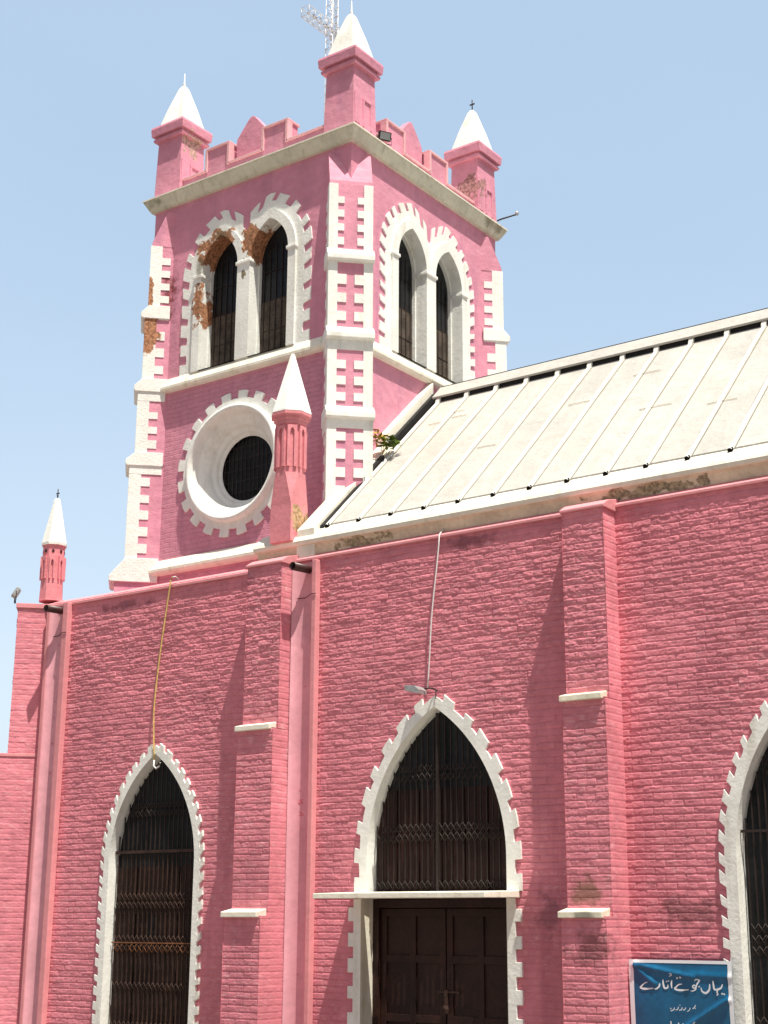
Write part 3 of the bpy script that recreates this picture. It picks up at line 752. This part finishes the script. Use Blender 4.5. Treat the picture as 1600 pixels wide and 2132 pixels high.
# oculus
oc = group_empty('round_window', church)
def polar(r_, a): return (OCU+r_*math.cos(a), OCZ+r_*math.sin(a))
nT = 20; out = []
for k in range(nT):
    a0 = 2*math.pi*k/nT+.1; a1 = a0+2*math.pi/nT*.52; a2 = a0+2*math.pi/nT
    out += [polar(1.15, a0), polar(1.155, (a0+a1)/2), polar(1.15, a1), polar(1.03, a1), polar(1.034, (a1+a2)/2), polar(1.03, a2)]
MB().plate(FT, out, [circ(.84)], -.03, .03).build('surround', M_white, oc, bevel=.006)
mb = MB(); n = 72
prof = [(.93, .03), (.93, .075), (.915, .11), (.88, .125), (.845, .11), (.828, .07), (.826, .03), (.79, .028), (.785, -.02), (.75, -.035), (.70, -.07), (.66, -.115), (.635, -.165), (.633, -.195), (.60, -.20), (.575, -.215), (.56, -.245), (.558, -.265), (.53, -.268), (.512, -.30)]
vs = [FT(OCU+r_*math.cos(2*math.pi*i/n), d, OCZ+r_*math.sin(2*math.pi*i/n)) for r_, d in prof for i in range(n)]
mb.add(vs, [(j*n+i, j*n+(i+1) % n, (j+1)*n+(i+1) % n, (j+1)*n+i) for j in range(len(prof)-1) for i in range(n)], True)
mb.build('moulded_reveal', M_white, oc)
MB().plate(FT, circ(.52), [], -.40, -.36).build('pane', M_glass, oc)
gr = MB()
for k in range(12):
    u = -.46+k*.084; hh = math.sqrt(max(0, .5*.5-u*u)); gr.box(FT, OCU+u-.006, OCU+u+.006, -.315, -.30, OCZ-hh, OCZ+hh)
for k in range(5):
    z = -.36+k*.18; hh = math.sqrt(.5*.5-z*z); gr.box(FT, OCU-hh, OCU+hh, -.312, -.304, OCZ+z-.005, OCZ+z+.005)
for i in range(9):
    u = -.14+i*.028; gr.tube([FT(OCU+u+.015*math.cos(a_), -.29, OCZ-.36-abs(u)*.3+.018*math.sin(a_)) for a_ in (0, 1.2, 2.6, 4)], .005, 4)
gr.build('bars', M_metal, oc)
for o in list(C.objects):
    if o.name.startswith('bars') and o.parent == oc: o.data.materials[0] = M_iron

# diagonal corner buttresses of the tower
HD = .325
def corner_buttress(cx, cy, sx, sy, dam=False):
    e = group_empty('corner_buttress', church)
    n_ = Vector((sx*S2, sy*S2, 0)); u_ = Vector((-n_.y, n_.x, 0))
    F = Fr((cx, cy, 0), u_, n_); FA = Fr(Vector((cx, cy, 0))+u_*HD, n_, u_); FBd = Fr(Vector((cx, cy, 0))-u_*HD, n_, -u_)
    Q = M_quoindam if dam else M_white
    bk = -.34
    # sloping head
    MB().prism_u(F, [(bk, 12.30), (.03, 12.30), (.025, 12.38), (-.20, 12.95), (bk, 12.95)], -HD, HD).build('sloping_head', M_tower, e)
    st = [(11.22, 12.32, .03), (9.96, 11.08, .07), (8.72, 9.68, .12), (7.00, 8.46, .19), (5.9, 6.72, .34)]
    for k, (za, zb, p) in enumerate(st):
        MB().box(F, -HD, HD, bk, p, za-.2, zb+.12 if k else zb).build('shaft', M_towerbrick if abs(n_.y) > 2 else M_tower, e)
        if k == 4: continue
        q = MB(); pit = (zb-za)/(4.9 if k == 0 else (3.9 if k < 3 else 5.4))
        for s_ in (-1, 1):
            toothed_strip(q, F, s_*(HD+.006), s_*(HD-.13), s_*(HD-(.225 if k == 0 else .265)), za, zb, pit, .50, p-.02, p+.016, 10+k, .48)
        for Fx in (FA, FBd):
            toothed_strip(q, Fx, p+.010, p-.175, max(-.312, p-.315), za, zb+(.0 if k else .0), pit, .50, -.02, .010, 20+k, .45)
        if k: 
            q.box(F, -HD-.007, HD+.007, p-.02, p+.014, zb-.06, zb+.10)
            for Fx in (FA, FBd): q.box(Fx, -.30, p+.010, -.02, .012, zb-.06, zb+.10)
        q.box(F, -HD-.007, HD+.007, p-.02, p+.014, za-.13, za+.035)
        for Fx in (FA, FBd): q.box(Fx, -.30 if k else -.31, p+.010, -.02, .012, za-.13, za+.035)
        q.build('quoin', Q, e)
    for k, (zt, pu, pn) in enumerate(((11.24, .03, .15), (9.98, .07, .20), (8.74, .12, .27), (7.02, .19, .43))):
        zb = zt-.13 if k < 3 else zt-.29
        th = .055 if k < 3 else .05
        MB().prism_u(F, [(-.31, zt+.02), (pu, zt+.02), (pn, zb+.02), (pn, zb-th), (pn-.03, zb-th-.02), (-.31, zb-th-.02)], -HD-.03, HD+.03).build('ledge', Q if not (dam and k == 0) else M_white, e, bevel=.008)
    return e
corner_buttress(WX1, WY0, 1, -1)
corner_buttress(WX0, WY0, -1, -1, True)['label'] = 'left corner buttress with broken quoins showing orange brick'
corner_buttress(WX1, WY1, 1, 1)
corner_buttress(WX0, WY1, -1, 1)

# pinnacles on the tower corners
def pinnacle(x, y, kind):
    e = group_empty('pinnacle', church); h = .275
    def sq(z, r_): return (r_*math.sqrt(2), z)
    MB().lathe((x, y, 0), [sq(13.34, h+.02), sq(14.45, h-.005)], 4, R(45)).build('shaft', M_tower, e, bevel=.008)
    MB().lathe((x, y, 0), [sq(14.43, h+.002), sq(14.43, h+.055), sq(14.475, h+.06), sq(14.475, h+.012), sq(14.53, h+.02), sq(14.53, h+.085), sq(14.66, h+.095), sq(14.70, h+.085), sq(14.73, h+.02)], 4, R(45)).build('cap', M_tower, e)
    MB().lathe((x, y, 0), [sq(14.72, h+.005), sq(15.10, .185), sq(15.50, .068), sq(15.56, .035)], 4, R(45)).build('spire', M_white, e, bevel=.015)
    if kind == 'ball':
        MB().lathe((x, y, 15.56), [(.018, 0), (.03, .03), (.014, .07), (.010, .22), (.002, .26)], 8, smooth=True).build('finial', M_white, e)
    else:
        f = MB(); f.tube([(x, y, 15.55), (x, y, 15.78)], .010, 6); f.box(ID, x-.05, x+.05, y-.008, y+.008, 15.68, 15.70); f.build('finial', M_iron, e)
    # recessed slots with hood in the right side
    fr_ = Fr((x+h, y, 0), (0, 1, 0), (1, 0, 0)); s_ = MB()
    s_.box(fr_, -.06, .17, .002, .028, 13.90, 13.94); s_.box(fr_, -.06, -.02, .002, .028, 13.45, 13.90); s_.box(fr_, .13, .17, .002, .028, 13.45, 13.90)
    s_.box(fr_, -.27, -.14, .002, .026, 13.45, 13.98)
    s_.build('raised_frame', M_tower, e, bevel=.006)
    return e
pinnacle(WX1-.285, WY0+.325, 'ball'); pinnacle(WX0+.20, WY0+.325, 'ball'); pinnacle(WX1-.285, WY1-.24, 'iron'); pinnacle(WX0+.20, WY1-.24, 'iron')

# battlements
def battlement(F, name='battlement'):
    e = group_empty(name, church)
    MB().box(F, -HW+.35, HW-.35, -.36, -.10, 13.3, 13.56).build('parapet', M_tower, e)
    for (u0_, u1_) in ((-1.03, -.55), (.19, .69)):
        MB().box(F, u0_, u1_, -.358, -.102, 13.56, 13.94).build('merlon', M_tower, e)
        k = MB(); k.box(F, u0_-.025, u1_+.025, -.38, -.075, 13.935, 13.975)
        for uu_ in (u0_, u1_): k.box(F, uu_-.025, uu_+.025, -.20, -.075, 13.55, 13.937)
        k.build('merlon_frame', M_plaster2, e, bevel=.006)
    MB().plate(F, [(-.49, 13.5), (.15, 13.5), (.15, 14.03), (.07, 14.13), (-.04, 14.26), (-.12, 14.35), (-.17, 14.37), (-.22, 14.35), (-.30, 14.26), (-.41, 14.13), (-.49, 14.03)], [], -.36, -.22).build('pointed_merlon', M_tower, e, bevel=.01)
    for (a0, a1) in ((-HW+.35, -1.03), (-.55, .19), (.69, HW-.35)): MB().box(F, a0, a1, -.375, -.075, 13.555, 13.595).build('ledge', M_plaster2, e, bevel=.006)
    return e
M_plaster2 = mat('sunlit_parapet_edge', (.74, .42, .46), .75, (2, .08), [('noise', 20, .004)])  # paler pink paints the sunlit look of the parapet edges into the colour
for F_ in (FT, FR, FB, FL): battlement(F_)

# ---- turret on nave corner
tr = group_empty('turret', church)
def octa(c, prof, rot=R(22.5)):
    return MB().lathe(c, [(r_/math.cos(math.pi/8), z) for r_, z in prof], 8, rot)
def turret_body(x, y, zb, zt, rw, e, base, mt=None):
    mt = mt or M_turret
    octa((x, y, 0), [(rw, zb), (rw, zt-.07), (rw+.02, zt-.05), (rw+.02, zt), (rw+.045, zt+.02), (rw+.045, zt+.05), (rw+.08, zt+.07), (rw+.08, zt+.12)] if base else [(rw, zb), (rw, zt), (rw+.02, zt+.02), (rw+.02, zt+.04)]).build('turret_shaft', mt, e)
tx, ty = -12.61, 15.10
bs = MB(); bs.lathe((tx, ty, 0), [(.182*math.sqrt(2), 6.60), (.18*math.sqrt(2), 7.12)], 4, R(45))
# broach from square to octagon
sq_ = []; oc_ = []
for i in range(8):
    a_ = R(22.5+45*i); r_ = .205/math.cos(math.pi/8); oc_.append((tx+r_*math.cos(a_), ty+r_*math.sin(a_), 7.58))
    s0 = [(1, 1), (1, 1), (-1, 1), (-1, 1), (-1, -1), (-1, -1), (1, -1), (1, -1)]
q4 = [(tx+.18*sx_, ty+.18*sy_, 7.12) for sx_, sy_ in ((1, 1), (-1, 1), (-1, -1), (1, -1))]
vs = q4+oc_; fs = []
for c_ in range(4):
    i0 = 4+(2*c_) % 8; i1 = 4+(2*c_+1) % 8; i2 = 4+(2*c_+2) % 8
    fs.append((c_, i1, i0)); fs.append((c_, (c_+1) % 4, i2, i1))
fs.append(tuple(range(4, 12)))
bs.add(vs, fs); bs.build('turret_base', M_turret, tr)
turret_body(tx, ty, 7.56, 8.34, .190, tr, True)
octa((tx, ty, 0), [(.272, 8.455), (.268, 8.48), (.026, 9.38)]).build('turret_spire', M_white, tr)
def slots(x, y, r_, z0, z1, e, nf=8, w_=.035, trefoil=True, mt=None):
    s_ = MB(); s2 = MB()
    for i in range(nf):
        a_ = R(45*i); n_ = Vector((math.cos(a_), math.sin(a_), 0)); F = Fr(Vector((x, y, 0))+n_*r_, (-n_.y, n_.x, 0), n_)
        s_.plate(F, arch(w_, w_*2.2, 0, z0, z1-.10, 6), [], -.01, .002)
        # raised jambs and hood make the slot read as sunk
        s2.plate(F, [(-w_*2.4, z0), (-w_, z0)] + [(-p[0], p[1]) for p in arch_side(w_, w_*2.2, 0, z0, z1-.10, 6)[1:]] + list(reversed(arch_side(w_, w_*2.2, 0, z0, z1-.10, 6)[1:-1])) + [(w_, z0), (w_*2.4, z0), (w_*2.4, z1), (-w_*2.4, z1)], [], -.01, .032)
    s_.build('slot', mt or M_turret, e); s2.build('slot_moulding', M_turret, e)
slots(tx, ty, .190, 7.66, 8.26, tr, 8, .028)

# ---- turret at left end of wall
tl = group_empty('turret', church)
lx, ly = -17.38, 15.12
octa((lx, ly, 0), [(.175, 6.38), (.172, 6.40), (.158, 6.9), (.162, 7.22), (.172, 7.26)]).build('turret_shaft', M_turret, tl)
octa((lx, ly, 0), [(.186, 7.26), (.188, 7.30), (.048, 8.02), (.028, 8.04)]).build('turret_spire', M_white, tl)
slots(lx, ly, .160, 6.72, 7.08, tl, 8, .018)
tf = MB()
for i in range(8):
    a_ = R(45*i); n_ = Vector((math.cos(a_), math.sin(a_), 0)); F = Fr(Vector((lx, ly, 0))+n_*.163, (-n_.y, n_.x, 0), n_)
    tf.plate(F, [(.022*math.cos(R(60*k)), 7.16+.028*math.sin(R(60*k))) for k in range(6)], [], -.01, .006)
tf.build('quatrefoil', M_pipe, tl)
f = MB(); f.tube([(lx, ly, 8.02), (lx, ly, 8.20)], .008, 6); f.box(ID, lx-.035, lx+.035, ly-.006, ly+.006, 8.12, 8.135); f.lathe((lx, ly, 8.07), [(.004, 0), (.02, .02), (.004, .04)], 6); f.build('finial', M_iron, tl)

# ================================================================== loose things
# lattice cross on the tower
cr = group_empty('cross', loc=(TCX, TCY, 13.3), label='white metal lattice cross standing on top of the bell tower', category='cross')
def truss(mb, a, b_, w_, side, n):
    a = Vector(a); b_ = Vector(b_); ax = (b_-a)/n; sd_ = Vector(side).normalized()*w_; dp = ax.normalized().cross(sd_).normalized()*w_
    cs = [sd_+dp, sd_-dp, -sd_-dp, -sd_+dp]
    for c_ in cs: mb.tube([a+c_, b_+c_], .008, 4)
    for i in range(n):
        for k in range(4):
            mb.tube([a+ax*i+cs[k], a+ax*(i+1)+cs[(k+1) % 4]], .006, 4); mb.tube([a+ax*i+cs[k], a+ax*i+cs[(k+1) % 4]], .006, 4)
mb = MB(); truss(mb, (0, 0, 0), (0, 0, 4.6), .075, (0, 1, 0), 26); mb.build('upright', M_metalw := mat('white_painted_metal', (.70, .70, .72), .5), cr)
mb = MB(); truss(mb, (0, -.75, 3.58), (0, .75, 3.58), .085, (0, 0, 1), 9); mb.build('crossbar', M_metalw, cr)
mb = MB()
for k in range(16):
    mb.lathe((.09, rng.uniform(-.7, .7) if k < 10 else 0, 3.58+(rng.uniform(-.08, .08) if k < 10 else (k-12)*.13)), [(.004, -.02), (.022, 0), (.004, .02)], 6)
mb.build('bulbs', M_metal, cr)

# floodlights
def floodlight(loc, yaw_, tilt, label, hm):
    e = group_empty('floodlight', loc=loc, label=label, category='floodlight', group='floodlights on the church'); e.rotation_euler = (0, 0, yaw_)
    h = MB(); cp_, s_ = math.cos(tilt), math.sin(tilt)
    Fh = Fr((0, 0, .15), (1, 0, 0), (0, -cp_, s_))
    up_ = Vector((0, s_, cp_))
    def bx_(mb, u0, u1, d0, d1, v0, v1):
        vs = [Vector((u, 0, .15))+Vector((0, -cp_, s_))*d+up_*v for u in (u0, u1) for d in (d0, d1) for v in (v0, v1)]
        mb.add(vs, [(0, 1, 3, 2), (4, 6, 7, 5), (0, 4, 5, 1), (2, 3, 7, 6), (0, 2, 6, 4), (1, 5, 7, 3)])
    bx_(h, -.10, .10, -.03, .03, -.07, .07)
    for k in range(6): bx_(h, -.09+k*.034, -.083+k*.034, -.055, -.03, -.06, .06)
    h.build('housing', hm, e, bevel=.004)
    gl = MB(); bx_(gl, -.085, .085, .03, .034, -.055, .055); gl.build('glass', M_lampg, e)
    br = MB(); br.tube([(-.115, 0, .15), (-.115, 0, .02), (.115, 0, .02), (.115, 0, .15)], .008, 6); br.tube([(0, 0, -.02), (0, 0, .02)], .014, 6); br.build('bracket', M_iron, e)
    return e
floodlight((-17.66, 14.66, 6.33), R(-35), R(30), 'small grey floodlight on the left end of the wall beside the slim turret', M_metal)
floodlight((WX1+.05, 16.78, 13.35), R(60), R(-20), 'small dark floodlight on the cornice beside the middle tower pinnacle', M_iron)
# pole lamp at the far cornice corner
pl = group_empty('lamp_bracket', loc=(WX1+.12, WY1-.12, 13.34), label='thin lamp arm sticking out from the far right corner of the cornice', category='lamp')
mb = MB(); mb.tube([(0, 0, 0), (.06, .03, .03), (.30, .15, .10)], .014, 6); mb.build('arm', M_iron, pl)
mb = MB(); mb.lathe((.31, .155, .08), [(.012, 0), (.03, .02), (.03, .06), (.01, .08)], 8, smooth=True); mb.build('lamp_head', M_metal, pl)

# wall lamp and cable over the door
wl = group_empty('wall_lamp', loc=(-10.14, 14.98, 4.36), label='flat grey lamp head on a short arm above the pointed door arch', category='lamp')
mb = MB(); mb.prism_u(Fr((-.16, 0, 0), (0, 1, 0), (1, 0, 0)), [(-.11, .0), (.10, -.05), (.10, .0), (.04, .05), (-.11, .07)], -.24, -.06); mb.build('lamp_head', M_metal, wl, bevel=.006)
mb = MB(); mb.tube([(-.05, -.13, .02), (.02, -.05, .03), (.05, .01, .0)], .010, 6); mb.tube([(.05, -.03, .01), (.05, -.03, -.10)], .006, 5); mb.build('arm', M_iron, wl)
cl_ = [(t_, FW(-10.04-.19*t_+.006*math.sin(t_*9), .03, 6.33-1.93*t_)) for t_ in (.18, .5, .82)]
ca = MB(); pts = []
for i in range(15):
    t = i/14; pts.append(FW(-10.04-.19*t+.006*math.sin(t*9), .025+.02*math.sin(t*3.1), 6.33-1.93*t))
ca.tube([FW(-10.04, -.10, 6.45)]+pts, .0095, 6); ca.build('cable', M_cable, None, label='thin white cable hanging down the brick to the lamp above the door', category='cable')
ro = MB(); pts = [FW(-14.58, -.03, 6.35), FW(-14.585, .03, 6.385), FW(-14.63, .05, 6.38), FW(-14.66, .05, 6.34)]
for i in range(1, 20):
    t = i/19; pts.append(FW(-14.66-.24*math.sin(t*1.62)+.06*max(0, t-.72)/.28*1.2, .045, 6.34-2.55*t))
pts += [FW(-14.82, .06, 3.71), FW(-14.77, .06, 3.67), FW(-14.71, .06, 3.70), FW(-14.69, .06, 3.75)]
ro.tube(pts[:-4], .011, 6); rop = group_empty('rope', loc=(0, 0, 0), label='pale yellow rope hanging down the brick to the top of the left lancet window', category='rope')
ro.build('strand', M_rope, rop)
mb = MB(); mb.tube(pts[-5:], .012, 6); mb.tube(pts[:3], .011, 6); mb.build('hook', M_cable, rop)

# plant on the parapet
plt = group_empty('plant', loc=(-12.02, 16.46, 8.20), label='little yellow green weed sprouting from the gable parapet beside the tower', category='plant')
def leaves(n, mt, seed, off):
    rg = random.Random(seed); mb = MB()
    for k in range(n):
        a_ = rg.uniform(0, 6.28); el = rg.uniform(.1, 1.3); l = rg.uniform(.06, .20)
        c_ = Vector((math.cos(a_)*math.cos(el), math.sin(a_)*math.cos(el), math.sin(el)))*l + Vector(off)
        d = Vector((math.cos(a_), math.sin(a_), rg.uniform(-.6, .5))).normalized()*rg.uniform(.04, .075); s_ = d.cross(Vector((rg.uniform(-1, 1), rg.uniform(-1, 1), 1))).normalized()*.022
        mb.add([c_-d, c_+s_, c_+d, c_-s_], [(0, 1, 2, 3)])
    return mb
leaves(70, M_leaf, 1, (.07, .02, .03)).build('leaves', M_leaf, plt); leaves(45, M_leafy, 2, (-.05, -.04, .12)).build('dry_leaves', M_leafy, plt)
st_ = MB(); rg2 = random.Random(4)
for k in range(7):
    a_ = rg2.uniform(0, 6.28); st_.tube([(0, 0, -.06), (.06*math.cos(a_), .06*math.sin(a_), .06), (.12*math.cos(a_), .12*math.sin(a_), .13)], .004, 4)
st_.build('stem', M_leafy, plt)

# ---- banner
bn = group_empty('banner', loc=(-6.995, 14.90, .40), label='blue banner with white border and Urdu lettering hung beside the right buttress', category='sign')
BW, BH0, BH1 = 1.16, -.75, .86
def bz_(u, v):
    """folds of the sheet: distance out of the plane (u 0..1 across, v metres from top down)"""
    d = .010*math.sin(u*7+1)+.006*math.sin(v*5)
    for (u0_, v0_, u1_, v1_, h_, w_) in ((.06, .05, .62, .17, .016, .02), (.05, .07, .25, .24, .014, .022), (.95, .38, .45, .72, .02, .022), (.6, .14, 1., .16, .008, .03)):
        dx, dy = u1_-u0_, v1_-v0_; t = ((u-u0_)*dx+(v-v0_)*dy)/(dx*dx+dy*dy); t = max(0, min(1, t))
        q = math.hypot(u-u0_-dx*t, v-v0_-dy*t); d += 1.6*h_*math.exp(-(q/w_)**2)
    return d
def bpt(u, v, k=0): return Vector((-BW/2+BW*u, -bz_(u, v)-k, BH1-v))
nu_, nv_ = 60, 80
mb = MB(); vs = [bpt(i/nu_, (BH1-BH0)*j/nv_) for i in range(nu_+1) for j in range(nv_+1)]
fs = [(i*(nv_+1)+j, (i+1)*(nv_+1)+j, (i+1)*(nv_+1)+j+1, i*(nv_+1)+j+1) for i in range(nu_) for j in range(nv_)]
mb.add(vs, fs, True); mb.build('banner_sheet', M_blue, bn)
mb = MB()
def strip_uv(mb, u0, u1, v0, v1, k=.003, nu=1, nv=1):
    vs = [bpt(u0+(u1-u0)*i/nu, v0+(v1-v0)*j/nv, k) for i in range(nu+1) for j in range(nv+1)]
    mb.add(vs, [(i*(nv+1)+j, (i+1)*(nv+1)+j, (i+1)*(nv+1)+j+1, i*(nv+1)+j+1) for i in range(nu) for j in range(nv)], True)
strip_uv(mb, 0, 1, 0, .032, nu=60); strip_uv(mb, 0, .045, .032, 1.61, nv=80, nu=3); strip_uv(mb, .96, 1, .032, 1.61, nv=80, nu=3)
mb.build('border', M_bwhite, bn)
def stroke(mb, pts, ws):
    """calligraphic ribbon; pts in crop pixels"""
    P = []; W_ = []
    for i in range(len(pts)-1):
        p_1 = pts[max(i-1, 0)]; p0 = pts[i]; p1 = pts[i+1]; p2 = pts[min(i+2, len(pts)-1)]
        for k in range(6):
            t = k/6
            P.append(tuple(.5*((2*p0[c])+(-p_1[c]+p1[c])*t+(2*p_1[c]-5*p0[c]+4*p1[c]-p2[c])*t*t+(-p_1[c]+3*p0[c]-3*p1[c]+p2[c])*t**3) for c in (0, 1)))
            W_.append(ws[i]*(1-t)+ws[i+1]*t)
    P.append(pts[-1]); W_.append(ws[-1]); vs = []
    for i, p in enumerate(P):
        a, b_ = P[max(i-1, 0)], P[min(i+1, len(P)-1)]; dx, dy = b_[0]-a[0], b_[1]-a[1]; l = math.hypot(dx, dy) or 1
        nx, ny = -dy/l*W_[i]/2, dx/l*W_[i]/2
        for s_ in (1, -1):
            x, y = p[0]+nx*s_, p[1]+ny*s_; vs.append(bpt((x-130)/1110, (y-92)*.00094, .006))
    mb.add(vs, [(2*i, 2*i+1, 2*i+3, 2*i+2) for i in range(len(P)-1)])
def dot(mb, x, y, r_=13):
    vs = [bpt((x+dx-130)/1110, (y+dy-92)*.00094, .006) for dx, dy in ((-r_, 0), (0, -r_), (r_, 0), (0, r_))]; mb.add(vs, [(0, 1, 2, 3)])
T = MB()
# yahan
stroke(T, [(1135, 335), (1120, 372), (1085, 388), (1062, 392)], [10, 18, 22, 16])
stroke(T, [(1095, 380), (1075, 412), (1082, 440), (1066, 450)], [16, 14, 14, 8])
dot(T, 1128, 432, 12); dot(T, 1150, 436, 12)
stroke(T, [(1066, 392), (1046, 385), (1040, 340), (1036, 300)], [18, 20, 18, 10])
stroke(T, [(1000, 335), (992, 395), (955, 430), (915, 415), (903, 375)], [10, 20, 24, 18, 8])
# jute
stroke(T, [(836, 312), (852, 292), (884, 298), (896, 306)], [6, 12, 16, 8]); stroke(T, [(894, 304), (872, 326), (858, 350), (852, 378)], [8, 16, 16, 12])
dot(T, 884, 366, 10)
stroke(T, [(854, 376), (832, 352), (812, 366), (826, 384), (848, 376)], [12, 13, 13, 13, 12]); stroke(T, [(850, 372), (842, 398), (812, 414), (788, 412)], [14, 15, 11, 5])
stroke(T, [(700, 345), (665, 350), (640, 372), (622, 398), (680, 410), (770, 402)], [10, 14, 14, 18, 22, 10])
dot(T, 650, 283); dot(T, 684, 276)
# utare
stroke(T, [(592, 305), (586, 345), (588, 392)], [12, 18, 10]); stroke(T, [(572, 238), (592, 240), (586, 256), (562, 268)], [9, 12, 10, 5])
stroke(T, [(498, 300), (500, 350), (512, 392), (545, 385), (548, 350)], [10, 18, 20, 16, 6])
dot(T, 536, 322, 10); dot(T, 556, 316, 10)
stroke(T, [(462, 345), (455, 375), (428, 400), (402, 405)], [12, 18, 16, 6])
stroke(T, [(330, 335), (300, 345), (270, 372), (252, 395), (300, 406), (392, 398)], [8, 12, 14, 18, 24, 10])
T.build('lettering', M_bwhite, bn)
T2 = MB()
for pts, w_ in (([(835, 560), (822, 585), (800, 600)], 9), ([(822, 590), (834, 600)], 7), ([(775, 590), (765, 615), (742, 632)], 8), ([(728, 590), (715, 612), (695, 618)], 9), ([(690, 590), (680, 614), (655, 622)], 9),
                ([(650, 585), (640, 612), (618, 618)], 9), ([(606, 595), (598, 618), (565, 632)], 9), ([(560, 600), (575, 612)], 7), ([(660, 570), (672, 566)], 6)):
    stroke(T2, pts, [w_]*len(pts))
for pts, w_ in (([(560, 740), (566, 775), (600, 790)], 12), ([(640, 752), (648, 790)], 12), ([(690, 760), (680, 790), (720, 795)], 11), ([(755, 770), (748, 795)], 11), ([(830, 735), (800, 765), (780, 795)], 11), ([(600, 850), (700, 862), (800, 850)], 10)):
    stroke(T2, pts, [w_]*len(pts))
T2.build('small_lettering', M_bwhite, bn)
